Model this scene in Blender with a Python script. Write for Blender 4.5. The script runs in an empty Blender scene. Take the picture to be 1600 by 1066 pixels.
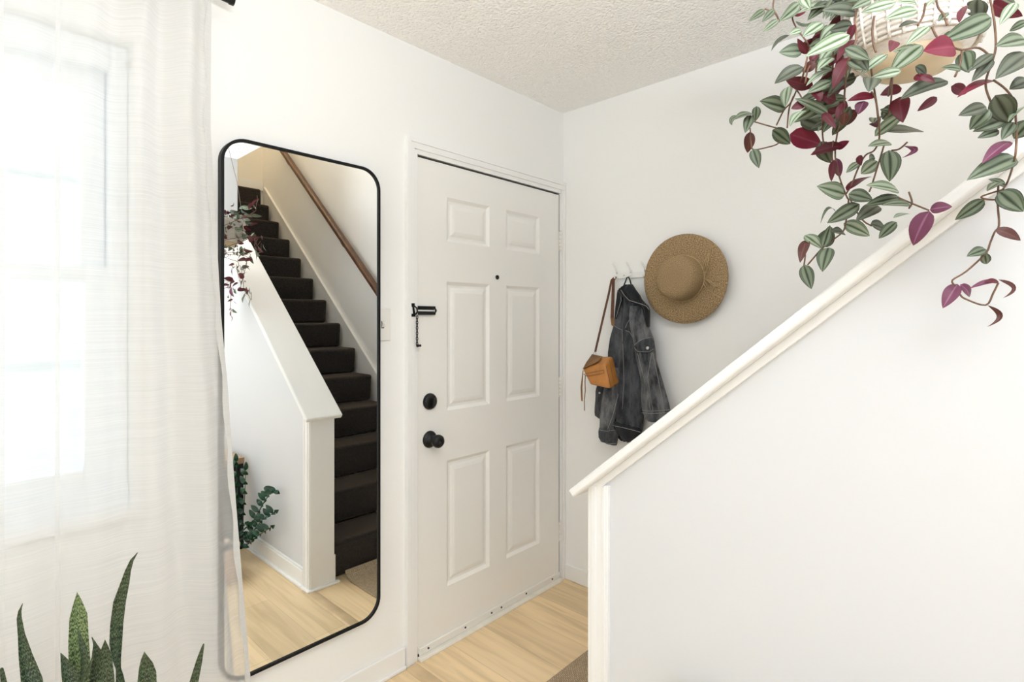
import bpy, math, random
from mathutils import Vector, Matrix
random.seed(7)
SC = bpy.context.scene
COL = SC.collection

# ------------------------------------------------------------------ camera, world, lights, exposure
CAM = Vector((-2.2567, -1.7459, 1.3554)); TH = 0.8173; FPX = 842.62; HY = 499.28
cd = bpy.data.cameras.new('camera'); cam = bpy.data.objects.new('camera', cd); COL.objects.link(cam)
cam.location = CAM; cam.rotation_euler = (math.pi/2, 0, -TH)
cd.sensor_width = 36; cd.lens = 36*FPX/1600; cd.shift_y = -(533-HY)/1600; cd.clip_start = .05
SC.camera = cam
w = bpy.data.worlds.new('world'); SC.world = w; w.use_nodes = True
w.node_tree.nodes['Background'].inputs[0].default_value = (.88, .96, 1, 1)
w.node_tree.nodes['Background'].inputs[1].default_value = 1.25
def area(name, loc, rot, sx, sy, power, col):
    d = bpy.data.lights.new(name, 'AREA'); d.shape = 'RECTANGLE'; d.size = sx; d.size_y = sy; d.energy = power; d.color = col
    o = bpy.data.objects.new(name, d); COL.objects.link(o); o.location = loc; o.rotation_euler = rot; return o
area('rear_fill_daylight', (-4.2, -5.45, 1.25), (math.radians(90), 0, 0), 5.6, 2.2, 18, (.55, .76, 1))  # made-up opening behind the camera, added to light the room
area('daylight_left_opening', (-8.15, -2.45, 1.3), (math.radians(90), 0, math.radians(-90)), 4.0, 2.1, 34, (.60, .78, 1))
area('daylight_front_window', (-2.45, .22, 1.48), (math.radians(-90), 0, 0), 1.05, 1.25, 3.5, (.86, .94, 1))
area('ceiling_bounce_fill', (-2.12, -2.1, 1.68), (math.radians(180), 0, 0), .5, .5, 63, (.93, .965, 1))  # added fill light aimed upward; its bounce evens out walls and ceiling
def lamp(name, loc, power, col, size):
    d = bpy.data.lights.new(name, 'POINT'); d.energy = power; d.color = col; d.shadow_soft_size = size
    o = bpy.data.objects.new(name, d); COL.objects.link(o); o.location = loc
lamp('upstairs_lamp', (-.45, -3.2, 4.6), 21, (1, .80, .52), .15)
lamp('stairwell_fill', (-.45, -2.35, 2.98), 3.6, (.86, .93, 1), .22)  # unseen light added to brighten the stair walls; no pendant hangs here
SC.view_settings.view_transform = 'Standard'; SC.view_settings.look = 'None'
SC.view_settings.exposure = 0.02; SC.view_settings.gamma = 1; SC.view_settings.use_curve_mapping = False
try:
    SC.cycles.max_bounces = 14; SC.cycles.diffuse_bounces = 7; SC.cycles.transparent_max_bounces = 24
except Exception: pass

# ------------------------------------------------------------------ measuring helpers (points on real planes)
FW = Vector((math.sin(TH), math.cos(TH), 0)); RT = Vector((math.cos(TH), -math.sin(TH), 0))
def ray(px, py): return FW + RT*((px-800)/FPX) + Vector((0, 0, (HY-py)/FPX))
def at_x(px, py, x): r = ray(px, py); return CAM + r*((x-CAM.x)/r.x)
def at_y(px, py, y): r = ray(px, py); return CAM + r*((y-CAM.y)/r.y)
def at_t(px, py, t): return CAM + ray(px, py)*t

# ------------------------------------------------------------------ materials
def mat(name, col, rough=.5, metal=0, spec=.5, bump=0, bscale=200, var=0, vscale=20, sheen=0):
    m = bpy.data.materials.new(name); m.use_nodes = True
    nt = m.node_tree; b = nt.nodes['Principled BSDF']
    b.inputs['Base Color'].default_value = (*col, 1); b.inputs['Roughness'].default_value = rough
    b.inputs['Metallic'].default_value = metal; b.inputs['Specular IOR Level'].default_value = spec
    if sheen: b.inputs['Sheen Weight'].default_value = sheen
    tc = nt.nodes.new('ShaderNodeTexCoord')
    if var:
        n = nt.nodes.new('ShaderNodeTexNoise'); n.inputs['Scale'].default_value = vscale; n.inputs['Detail'].default_value = 6
        nt.links.new(tc.outputs['Object'], n.inputs['Vector'])
        r = nt.nodes.new('ShaderNodeValToRGB'); nt.links.new(n.outputs['Fac'], r.inputs['Fac'])
        r.color_ramp.elements[0].position = .3; r.color_ramp.elements[1].position = .7
        r.color_ramp.elements[0].color = (*[max(0, c*(1-var)) for c in col], 1)
        r.color_ramp.elements[1].color = (*[min(1, c*(1+var)) for c in col], 1)
        nt.links.new(r.outputs['Color'], b.inputs['Base Color'])
    if bump:
        n2 = nt.nodes.new('ShaderNodeTexNoise'); n2.inputs['Scale'].default_value = bscale; n2.inputs['Detail'].default_value = 4
        nt.links.new(tc.outputs['Object'], n2.inputs['Vector'])
        bp = nt.nodes.new('ShaderNodeBump'); bp.inputs['Strength'].default_value = bump; bp.inputs['Distance'].default_value = .004
        nt.links.new(n2.outputs['Fac'], bp.inputs['Height']); nt.links.new(bp.outputs['Normal'], b.inputs['Normal'])
    return m
M = {}
M['wall'] = mat('wall_paint', (.885, .88, .865), .75, spec=.25, bump=.12, bscale=90)
M['wallw'] = mat('stair_wall_toned_paint', (.71, .72, .745), .45, spec=.4, bump=.05, bscale=60)  # same paint as other walls, greyed and blued to balance the light here
M['upwall'] = mat('upstairs_wall_paint', (.86, .83, .77), .8, spec=.2)
M['trim'] = mat('trim_paint', (.88, .875, .865), .35, bump=.03, bscale=40)
M['door'] = mat('door_paint', (.87, .855, .825), .4, bump=.04, bscale=60)
M['threshold'] = mat('threshold_paint', (.80, .77, .70), .4, var=.05, vscale=30)
M['dark_gap'] = mat('gap_shade_screw_black', (.02, .018, .015), .8)  # black standing in for shade in the door gaps; also colours the sweep screws
M['black'] = mat('matte_black_metal', (.006, .006, .007), .38, metal=.3)
M['blackf'] = mat('black_mirror_frame', (.004, .004, .0045), .5, spec=.25)
M['mirror'] = mat('mirror_glass', (.90, .915, .91), 0, metal=1)
M['steel'] = mat('brushed_steel', (.55, .55, .54), .3, metal=1)
M['hinge'] = mat('painted_hinge', (.86, .84, .79), .35, metal=.0)
M['plate'] = mat('switch_plate_white', (.82, .80, .77), .3)
M['hookw'] = mat('hook_white', (.84, .83, .81), .3)
M['vinyl'] = mat('window_vinyl', (.84, .86, .88), .4)
M['strapb'] = mat('strap_brown_leather', (.10, .035, .015), .5, var=.3, vscale=40)
M['tan'] = mat('tan_leather', (.46, .19, .045), .42, var=.22, vscale=18, bump=.25, bscale=160)
M['tandk'] = mat('worn_brown_leather', (.20, .095, .03), .5, var=.3, vscale=25, bump=.25, bscale=160)
M['stitch'] = mat('stitch_thread', (.33, .325, .31), .8)
M['button'] = mat('metal_button', (.62, .62, .62), .3, metal=1)
M['buttond'] = mat('dark_metal_button', (.10, .10, .10), .35, metal=.9)
M['handrail'] = mat('dark_wood', (.10, .042, .018), .35, var=.35, vscale=14)
M['rope'] = mat('cotton_rope', (.80, .75, .69), .9, bump=.5, bscale=300)
M['cord'] = mat('jute_cord', (.22, .19, .15), .9)
M['basketw'] = mat('woven_cotton', (.84, .80, .75), .9, var=.12, vscale=60, bump=.4, bscale=220)
M['basketb'] = mat('cream_ceramic', (.72, .60, .42), .5)
M['soil'] = mat('potting_soil', (.03, .02, .012), .95, bump=.8, bscale=80)
M['stem'] = mat('vine_stem', (.16, .085, .05), .5, var=.4, vscale=60)
M['zzleaf'] = mat('zz_leaf', (.012, .055, .025), .25, var=.4, vscale=30)
M['zzstem'] = mat('zz_stem', (.03, .07, .03), .4)
M['terra'] = mat('blush_clay', (.60, .42, .33), .7, var=.08, vscale=12)
M['potgrey'] = mat('stone_planter', (.55, .54, .52), .7, var=.1, vscale=10)
M['benchwood'] = mat('bench_wood', (.36, .24, .14), .45, var=.2, vscale=9)

def nodes(m): return m.node_tree.nodes, m.node_tree.links, m.node_tree.nodes['Principled BSDF']
def ramp(nt, stops):
    r = nt.nodes.new('ShaderNodeValToRGB'); e = r.color_ramp.elements
    while len(e) < len(stops): e.new(.5)
    for i, (p, c) in enumerate(stops): e[i].position = p; e[i].color = (*c, 1)
    return r

# popcorn ceiling
m = M['ceiling'] = mat('popcorn_ceiling', (.965, .955, .935), .9, spec=.1)
N, L, b = nodes(m); tc = N.new('ShaderNodeTexCoord')
v = N.new('ShaderNodeTexVoronoi'); v.inputs['Scale'].default_value = 95; L.new(tc.outputs['Object'], v.inputs['Vector'])
n = N.new('ShaderNodeTexNoise'); n.inputs['Scale'].default_value = 105; n.inputs['Detail'].default_value = 3; L.new(tc.outputs['Object'], n.inputs['Vector'])
ad = N.new('ShaderNodeMath'); ad.operation = 'SUBTRACT'; L.new(n.outputs['Fac'], ad.inputs[0]); L.new(v.outputs['Distance'], ad.inputs[1])
bp = N.new('ShaderNodeBump'); bp.inputs['Strength'].default_value = .9; bp.inputs['Distance'].default_value = .0050
L.new(ad.outputs[0], bp.inputs['Height']); L.new(bp.outputs['Normal'], b.inputs['Normal'])

# wood plank floor (planks run along y)
def floor_mat(name, base, k=1.0):
    m = mat(name, base, .42, spec=.35); N, L, b = nodes(m)
    tc = N.new('ShaderNodeTexCoord'); mp = N.new('ShaderNodeMapping'); mp.inputs['Rotation'].default_value = (0, 0, math.pi/2)
    mp.inputs['Location'].default_value = (.31, .05, 0)
    L.new(tc.outputs['Object'], mp.inputs['Vector'])
    br = N.new('ShaderNodeTexBrick'); br.inputs['Scale'].default_value = 1; br.inputs['Brick Width'].default_value = 1.25
    br.inputs['Row Height'].default_value = .185; br.inputs['Mortar Size'].default_value = .0012; br.inputs['Mortar Smooth'].default_value = .2
    br.offset = .37; br.inputs['Bias'].default_value = 0
    br.inputs['Color1'].default_value = (*[c*.90 for c in base], 1); br.inputs['Color2'].default_value = (*[c*1.08 for c in base], 1)
    br.inputs['Mortar'].default_value = (*[c*.72 for c in base], 1)
    L.new(mp.outputs['Vector'], br.inputs['Vector'])
    mp2 = N.new('ShaderNodeMapping'); mp2.inputs['Scale'].default_value = (26, 1.6, 1); L.new(tc.outputs['Object'], mp2.inputs['Vector'])
    ns = N.new('ShaderNodeTexNoise'); ns.inputs['Scale'].default_value = 1.0; ns.inputs['Detail'].default_value = 8; ns.inputs['Distortion'].default_value = .7
    L.new(mp2.outputs['Vector'], ns.inputs['Vector'])
    rp = ramp(m.node_tree, [(.3, (.80, .78, .74)), (.55, (1, 1, 1)), (.75, (1.06, 1.06, 1.06))]); L.new(ns.outputs['Fac'], rp.inputs['Fac'])
    mx = N.new('ShaderNodeMix'); mx.data_type = 'RGBA'; mx.blend_type = 'MULTIPLY'; mx.inputs['Factor'].default_value = 1
    L.new(br.outputs['Color'], mx.inputs['A']); L.new(rp.outputs['Color'], mx.inputs['B']); L.new(mx.outputs['Result'], b.inputs['Base Color'])
    return m
M['floor'] = floor_mat('oak_planks', (.80, .62, .385))
M['strip'] = mat('oak_threshold', (.64, .48, .29), .4, var=.12, vscale=12)

# woven mat
m = M['mat'] = mat('woven_mat', (.36, .28, .19), .95, spec=.1); N, L, b = nodes(m); tc = N.new('ShaderNodeTexCoord')
ck = N.new('ShaderNodeTexBrick'); ck.inputs['Scale'].default_value = 1; ck.inputs['Brick Width'].default_value = .012; ck.inputs['Row Height'].default_value = .006
ck.inputs['Mortar Size'].default_value = .0012; ck.inputs['Color1'].default_value = (.62, .50, .36, 1); ck.inputs['Color2'].default_value = (.46, .36, .25, 1); ck.inputs['Mortar'].default_value = (.26, .20, .13, 1)
L.new(tc.outputs['Object'], ck.inputs['Vector']); L.new(ck.outputs['Color'], b.inputs['Base Color'])
bp = N.new('ShaderNodeBump'); bp.inputs['Strength'].default_value = .7; bp.inputs['Distance'].default_value = .003; L.new(ck.outputs['Fac'], bp.inputs['Height']); bp.invert = True
L.new(bp.outputs['Normal'], b.inputs['Normal'])

# carpet
m = M['carpet'] = mat('charcoal_carpet', (.030, .027, .026), .95, spec=.1, bump=1.0, bscale=420, var=.35, vscale=90, sheen=.25)
m.node_tree.nodes['Principled BSDF'].inputs['Sheen Tint'].default_value = (.8, .6, .45, 1)

# straw
m = M['straw'] = mat('woven_straw', (.36, .23, .10), .8, spec=.2); N, L, b = nodes(m); tc = N.new('ShaderNodeTexCoord')
sx = N.new('ShaderNodeSeparateXYZ'); L.new(tc.outputs['Object'], sx.inputs[0])
rad = N.new('ShaderNodeVectorMath'); rad.operation = 'LENGTH'
cb = N.new('ShaderNodeCombineXYZ'); L.new(sx.outputs['Y'], cb.inputs['Y']); L.new(sx.outputs['Z'], cb.inputs['Z']); L.new(cb.outputs[0], rad.inputs[0])
at = N.new('ShaderNodeMath'); at.operation = 'ARCTAN2'; L.new(sx.outputs['Y'], at.inputs[0]); L.new(sx.outputs['Z'], at.inputs[1])
xr = N.new('ShaderNodeMath'); xr.operation = 'MULTIPLY_ADD'; L.new(sx.outputs['X'], xr.inputs[0]); xr.inputs[1].default_value = 1.0; L.new(rad.outputs['Value'], xr.inputs[2])
c2 = N.new('ShaderNodeCombineXYZ')
m1 = N.new('ShaderNodeMath'); m1.operation = 'MULTIPLY'; m1.inputs[1].default_value = 26; L.new(at.outputs[0], m1.inputs[0])
m2 = N.new('ShaderNodeMath'); m2.operation = 'MULTIPLY'; m2.inputs[1].default_value = 330; L.new(xr.outputs[0], m2.inputs[0])
L.new(m1.outputs[0], c2.inputs[0]); L.new(m2.outputs[0], c2.inputs[1])
ns = N.new('ShaderNodeTexNoise'); ns.inputs['Scale'].default_value = 1; ns.inputs['Detail'].default_value = 3; L.new(c2.outputs[0], ns.inputs['Vector'])
rp = ramp(m.node_tree, [(.28, (.085, .052, .026)), (.45, (.26, .172, .088)), (.60, (.42, .30, .165)), (.76, (.62, .48, .30))]); L.new(ns.outputs['Fac'], rp.inputs['Fac'])
L.new(rp.outputs['Color'], b.inputs['Base Color'])
bp = N.new('ShaderNodeBump'); bp.inputs['Strength'].default_value = .6; bp.inputs['Distance'].default_value = .002; L.new(ns.outputs['Fac'], bp.inputs['Height']); L.new(bp.outputs['Normal'], b.inputs['Normal'])
M['strawcord'] = mat('straw_cord', (.46, .33, .17), .8, var=.3, vscale=80)

# denim
def denim(name, dk, lt):
    m = mat(name, dk, .9, spec=.15, sheen=.15); N, L, b = nodes(m); tc = N.new('ShaderNodeTexCoord')
    n1 = N.new('ShaderNodeTexNoise'); n1.inputs['Scale'].default_value = 14; n1.inputs['Detail'].default_value = 8; n1.inputs['Roughness'].default_value = .7
    mp = N.new('ShaderNodeMapping'); mp.inputs['Scale'].default_value = (1, 1.6, .55); L.new(tc.outputs['Object'], mp.inputs['Vector']); L.new(mp.outputs['Vector'], n1.inputs['Vector'])
    rp = ramp(m.node_tree, [(.36, dk), (.66, lt)]); L.new(n1.outputs['Fac'], rp.inputs['Fac'])
    n2 = N.new('ShaderNodeTexNoise'); n2.inputs['Scale'].default_value = 500; L.new(tc.outputs['Object'], n2.inputs['Vector'])
    mx = N.new('ShaderNodeMix'); mx.data_type = 'RGBA'; mx.blend_type = 'OVERLAY'; mx.inputs['Factor'].default_value = .5
    L.new(rp.outputs['Color'], mx.inputs['A']); L.new(n2.outputs['Fac'], mx.inputs['B']); L.new(mx.outputs['Result'], b.inputs['Base Color'])
    bp = N.new('ShaderNodeBump'); bp.inputs['Strength'].default_value = .5; bp.inputs['Distance'].default_value = .006; L.new(n1.outputs['Fac'], bp.inputs['Height']); L.new(bp.outputs['Normal'], b.inputs['Normal'])
    return m
M['denim'] = denim('washed_black_denim', (.016, .017, .020), (.10, .105, .115))
M['deniml'] = denim('faded_black_denim', (.028, .030, .034), (.20, .205, .215))
M['denimd'] = denim('dark_denim', (.008, .009, .012), (.03, .032, .036))

# sheer curtain
def sheer(name, opacity):
    m = bpy.data.materials.new(name); m.use_nodes = True; N = m.node_tree.nodes; L = m.node_tree.links
    for n in list(N):
        if n.type == 'BSDF_PRINCIPLED': N.remove(n)
    out = [n for n in N if n.type == 'OUTPUT_MATERIAL'][0]
    df = N.new('ShaderNodeBsdfDiffuse'); df.inputs[0].default_value = (.83, .82, .80, 1)
    tl = N.new('ShaderNodeBsdfTranslucent'); tl.inputs[0].default_value = (.86, .86, .87, 1)
    tp = N.new('ShaderNodeBsdfTransparent'); tp.inputs[0].default_value = (1, 1, 1, 1)
    a = N.new('ShaderNodeMixShader'); a.inputs[0].default_value = .42; L.new(df.outputs[0], a.inputs[1]); L.new(tl.outputs[0], a.inputs[2])
    tc = N.new('ShaderNodeTexCoord'); mp = N.new('ShaderNodeMapping'); mp.inputs['Scale'].default_value = (4, 4, 330); L.new(tc.outputs['Object'], mp.inputs['Vector'])
    ns = N.new('ShaderNodeTexNoise'); ns.inputs['Scale'].default_value = 1; ns.inputs['Detail'].default_value = 3; L.new(mp.outputs[0], ns.inputs['Vector'])
    mr = N.new('ShaderNodeMapRange'); mr.inputs['From Min'].default_value = .3; mr.inputs['From Max'].default_value = .72
    mr.inputs['To Min'].default_value = opacity-.025; mr.inputs['To Max'].default_value = min(1, opacity+.04); L.new(ns.outputs['Fac'], mr.inputs['Value'])
    x = N.new('ShaderNodeMixShader'); L.new(mr.outputs[0], x.inputs[0]); L.new(tp.outputs[0], x.inputs[1]); L.new(a.outputs[0], x.inputs[2])
    L.new(x.outputs[0], out.inputs[0]); return m
M['sheer'] = sheer('white_sheer_linen', .50); M['hem'] = sheer('white_sheer_hem', .84)

# window glass
m = M['glass'] = bpy.data.materials.new('window_glass'); m.use_nodes = True; N = m.node_tree.nodes; L = m.node_tree.links
for n in list(N):
    if n.type == 'BSDF_PRINCIPLED': N.remove(n)
out = [n for n in N if n.type == 'OUTPUT_MATERIAL'][0]
tp = N.new('ShaderNodeBsdfTransparent'); tp.inputs[0].default_value = (.96, .98, .98, 1); gl = N.new('ShaderNodeBsdfGlossy'); gl.inputs['Roughness'].default_value = 0
x = N.new('ShaderNodeMixShader'); x.inputs[0].default_value = .05; L.new(tp.outputs[0], x.inputs[1]); L.new(gl.outputs[0], x.inputs[2]); L.new(x.outputs[0], out.inputs[0])

# inch-plant leaf: striped silver-green above, wine purple beneath
def leafmat(name, silver, green, under, under2):
    m = mat(name, silver, .42, spec=.4); N, L, b = nodes(m); nt = m.node_tree
    uv = N.new('ShaderNodeUVMap'); sp = N.new('ShaderNodeSeparateXYZ'); L.new(uv.outputs[0], sp.inputs[0])
    tc = N.new('ShaderNodeTexCoord'); ns = N.new('ShaderNodeTexNoise'); ns.inputs['Scale'].default_value = 45; L.new(tc.outputs['Object'], ns.inputs['Vector'])
    a = N.new('ShaderNodeMath'); a.operation = 'MULTIPLY_ADD'; a.inputs[1].default_value = .10; a.inputs[2].default_value = -.05; L.new(ns.outputs['Fac'], a.inputs[0])
    s = N.new('ShaderNodeMath'); s.operation = 'SUBTRACT'; s.inputs[1].default_value = .5; L.new(sp.outputs['X'], s.inputs[0])
    ab = N.new('ShaderNodeMath'); ab.operation = 'ABSOLUTE'; L.new(s.outputs[0], ab.inputs[0])
    m2 = N.new('ShaderNodeMath'); m2.operation = 'MULTIPLY_ADD'; m2.inputs[1].default_value = 2; L.new(ab.outputs[0], m2.inputs[0]); L.new(a.outputs[0], m2.inputs[2])
    dk = tuple(c*.28 for c in green)
    r = ramp(nt, [(0, dk), (.10, green), (.26, silver), (.55, silver), (.70, green), (.86, tuple((x+y)/2 for x, y in zip(silver, green))), (.97, dk)])
    L.new(m2.outputs[0], r.inputs['Fac'])
    r2 = ramp(nt, [(0, under2), (.15, under), (1, under)]); L.new(m2.outputs[0], r2.inputs['Fac'])
    g = N.new('ShaderNodeNewGeometry'); mx = N.new('ShaderNodeMix'); mx.data_type = 'RGBA'
    L.new(g.outputs['Backfacing'], mx.inputs['Factor']); L.new(r.outputs['Color'], mx.inputs['A']); L.new(r2.outputs['Color'], mx.inputs['B'])
    L.new(mx.outputs['Result'], b.inputs['Base Color'])
    b.inputs['Subsurface Weight'].default_value = 0
    tr = N.new('ShaderNodeBsdfTranslucent'); L.new(mx.outputs['Result'], tr.inputs[0]); ms = N.new('ShaderNodeMixShader'); ms.inputs[0].default_value = .14
    out = [n for n in N if n.type == 'OUTPUT_MATERIAL'][0]
    L.new(b.outputs[0], ms.inputs[1]); L.new(tr.outputs[0], ms.inputs[2]); L.new(ms.outputs[0], out.inputs[0])
    return m
LEAFM = {
 'L': leafmat('inch_leaf_silver', (.38, .43, .345), (.12, .20, .085), (.13, .018, .03), (.2, .04, .06)),
 'G': leafmat('inch_leaf_green', (.195, .235, .165), (.055, .085, .042), (.13, .018, .03), (.2, .04, .06)),
 'D': leafmat('inch_leaf_dark', (.115, .132, .095), (.05, .062, .038), (.10, .015, .025), (.16, .03, .05)),
 'P': leafmat('inch_leaf_wine', (.30, .36, .25), (.075, .12, .055), (.105, .012, .022), (.16, .025, .045)),
 'C': leafmat('inch_leaf_crimson', (.30, .36, .25), (.075, .12, .055), (.17, .010, .032), (.25, .035, .07)),
 'Q': leafmat('inch_leaf_violet', (.30, .36, .25), (.075, .12, .055), (.17, .045, .095), (.34, .15, .25)),
 'B': leafmat('inch_leaf_bronze', (.30, .36, .25), (.075, .12, .055), (.105, .035, .03), (.17, .07, .06)),
}
LEAFK = list(LEAFM)

# snake plant blade
m = M['snake'] = mat('snake_plant_blade', (.05, .10, .04), .4); N, L, b = nodes(m)
uv = N.new('ShaderNodeUVMap'); sp = N.new('ShaderNodeSeparateXYZ'); L.new(uv.outputs[0], sp.inputs[0])
mp = N.new('ShaderNodeMapping'); mp.inputs['Scale'].default_value = (1.6, 1, 1); L.new(uv.outputs[0], mp.inputs[0])
wv = N.new('ShaderNodeTexWave'); wv.wave_type = 'BANDS'; wv.bands_direction = 'Y'; wv.inputs['Scale'].default_value = 7; wv.inputs['Distortion'].default_value = 11; wv.inputs['Detail'].default_value = 3; wv.inputs['Detail Scale'].default_value = 1.6
L.new(mp.outputs[0], wv.inputs['Vector'])
r = ramp(m.node_tree, [(.2, (.010, .020, .012)), (.55, (.018, .036, .020)), (.8, (.06, .10, .05)), (.97, (.15, .21, .11))]); L.new(wv.outputs['Fac'], r.inputs['Fac'])
L.new(r.outputs['Color'], b.inputs['Base Color'])
m = M['snakel'] = m.copy(); m.name = 'snake_plant_blade_light'
for n in m.node_tree.nodes:
    if n.type == 'VALTORGB':
        for e, c in zip(n.color_ramp.elements, ((.022, .045, .02), (.10, .155, .06), (.20, .28, .115), (.28, .37, .17))): e.color = (*c, 1)
        n.color_ramp.elements[1].position = .3; n.color_ramp.elements[2].position = .6

# ------------------------------------------------------------------ geometry helpers
class MB:
    def __init__(s): s.v = []; s.f = []; s.mi = []; s.uv = {}; s.sm = []
    def add(s, vs, fs, mi=0, uvs=None, smooth=False):
        o = len(s.v); s.v += [Vector(p) for p in vs]
        for k, f in enumerate(fs):
            s.f.append([o+i for i in f]); s.mi.append(mi); s.sm.append(smooth)
        if uvs:
            for i, u in enumerate(uvs): s.uv[o+i] = u
        return s
    def box(s, a, b, mi=0):
        x0, y0, z0 = [min(p, q) for p, q in zip(a, b)]; x1, y1, z1 = [max(p, q) for p, q in zip(a, b)]
        vs = [(x0,y0,z0),(x1,y0,z0),(x1,y1,z0),(x0,y1,z0),(x0,y0,z1),(x1,y0,z1),(x1,y1,z1),(x0,y1,z1)]
        return s.add(vs, [(3,2,1,0),(4,5,6,7),(0,1,5,4),(1,2,6,5),(2,3,7,6),(3,0,4,7)], mi)
    def hexa(s, vs, mi=0):   # 8 corners: bottom ring then top ring
        return s.add(vs, [(3,2,1,0),(4,5,6,7),(0,1,5,4),(1,2,6,5),(2,3,7,6),(3,0,4,7)], mi)
    def prism(s, poly, fn, d0, d1, mi=0):   # poly list of 2D, fn(u,v,d)->xyz
        n = len(poly); vs = [fn(u, v, d0) for u, v in poly]+[fn(u, v, d1) for u, v in poly]
        fs = [list(range(n))[::-1], [n+i for i in range(n)]]+[(i, (i+1) % n, n+(i+1) % n, n+i) for i in range(n)]
        return s.add(vs, fs, mi)
    def tube(s, pts, r, seg=8, mi=0, close=False):
        pts = [Vector(p) for p in pts]; n = len(pts); vs = []; fs = []
        rr = r if isinstance(r, (list, tuple)) else [r]*n
        nrm = None
        for i, p in enumerate(pts):
            if close: t = pts[(i+1) % n]-pts[i-1]
            else: t = pts[min(i+1, n-1)]-pts[max(i-1, 0)]
            t = t.normalized() if t.length > 1e-9 else Vector((0, 0, 1))
            if nrm is None:
                nrm = t.cross(Vector((0, 0, 1)))
                if nrm.length < .1: nrm = t.cross(Vector((1, 0, 0)))
            nrm = (nrm - t*nrm.dot(t)).normalized(); bn = t.cross(nrm)
            for k in range(seg):
                a = 2*math.pi*k/seg; vs.append(p+(nrm*math.cos(a)+bn*math.sin(a))*rr[i])
        m = n if close else n-1
        for i in range(m):
            j = (i+1) % n
            for k in range(seg): fs.append((i*seg+k, i*seg+(k+1) % seg, j*seg+(k+1) % seg, j*seg+k))
        if not close: fs += [list(range(seg))[::-1], [(n-1)*seg+k for k in range(seg)]]
        return s.add(vs, fs, mi, smooth=True)
    def ribbon(s, pts, wdt, thick, side, mi=0):   # flat strap with thickness
        pts = [Vector(p) for p in pts]; vs = []; fs = []; n = len(pts); side = Vector(side).normalized()
        for i, p in enumerate(pts):
            t = (pts[min(i+1, n-1)]-pts[max(i-1, 0)]).normalized(); sd = (side-t*side.dot(t)).normalized(); nn = t.cross(sd)
            ww = wdt[i] if isinstance(wdt, (list, tuple)) else wdt
            for a, b_ in ((-1,-1),(1,-1),(1,1),(-1,1)): vs.append(p+sd*ww/2*a+nn*thick/2*b_)
        for i in range(n-1):
            for k in range(4): fs.append((i*4+k, i*4+(k+1) % 4, i*4+4+(k+1) % 4, i*4+4+k))
        fs += [(3,2,1,0), ((n-1)*4, (n-1)*4+1, (n-1)*4+2, (n-1)*4+3)]
        return s.add(vs, fs, mi)
    def lathe(s, prof, fn, seg=48, mi=0, cap0=False, cap1=False):   # prof (r,h); fn(r cos, r sin, h)
        vs = []; fs = []; n = len(prof)
        for r_, h in prof:
            for k in range(seg):
                a = 2*math.pi*k/seg; vs.append(fn(r_*math.cos(a), r_*math.sin(a), h))
        for i in range(n-1):
            for k in range(seg): fs.append((i*seg+k, i*seg+(k+1) % seg, (i+1)*seg+(k+1) % seg, (i+1)*seg+k))
        if cap0: fs.append(list(range(seg))[::-1])
        if cap1: fs.append([(n-1)*seg+k for k in range(seg)])
        return s.add(vs, fs, mi, smooth=True)
    def build(s, name, mats, parent=None, loc=(0,0,0), bevel=0, seg=2, smooth=None, fixn=True):
        me = bpy.data.meshes.new(name); loc = Vector(loc)
        base = Vector((0, 0, 0))
        if parent is not None: 
            base = WORLD.get(parent.name, Vector((0,0,0)))
        org = base+Vector((0,0,0)) if parent is not None else loc
        me.from_pydata([tuple(p-org) for p in s.v], [], s.f)
        if not isinstance(mats, (list, tuple)): mats = [mats]
        for q in mats: me.materials.append(q)
        for i, p in enumerate(me.polygons):
            p.material_index = s.mi[i]; p.use_smooth = s.sm[i] if smooth is None else smooth
        if s.uv:
            ul = me.uv_layers.new(name='UVMap')
            for lp in me.loops: ul.data[lp.index].uv = s.uv.get(lp.vertex_index, (0, 0))
        me.update()
        if fixn:
            import bmesh
            bm = bmesh.new(); bm.from_mesh(me); bmesh.ops.recalc_face_normals(bm, faces=bm.faces); bm.to_mesh(me); bm.free()
        o = bpy.data.objects.new(name, me); COL.objects.link(o)
        if parent is not None: o.parent = parent; WORLD[o.name] = base
        else: o.location = loc; WORLD[o.name] = loc
        if bevel:
            bv = o.modifiers.new('bevel', 'BEVEL'); bv.width = bevel; bv.segments = seg; bv.limit_method = 'ANGLE'; bv.angle_limit = math.radians(40)
            bv.harden_normals = False
            for p in me.polygons: p.use_smooth = True
            try:
                me.set_sharp_from_angle(angle=math.radians(38))
            except Exception: pass
        return o
WORLD = {}
def thing(name, label, cat, loc, group=None):
    o = bpy.data.objects.new(name, None); COL.objects.link(o); o.location = loc; o.empty_display_size = .05
    WORLD[o.name] = Vector(loc); o['label'] = label; o['category'] = cat
    if group: o['group'] = group
    return o
def struct(o): o['kind'] = 'structure'; return o
def sub(o, lv=2):
    s_ = o.modifiers.new('subdivision', 'SUBSURF'); s_.levels = lv; s_.render_levels = lv; return o

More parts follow.
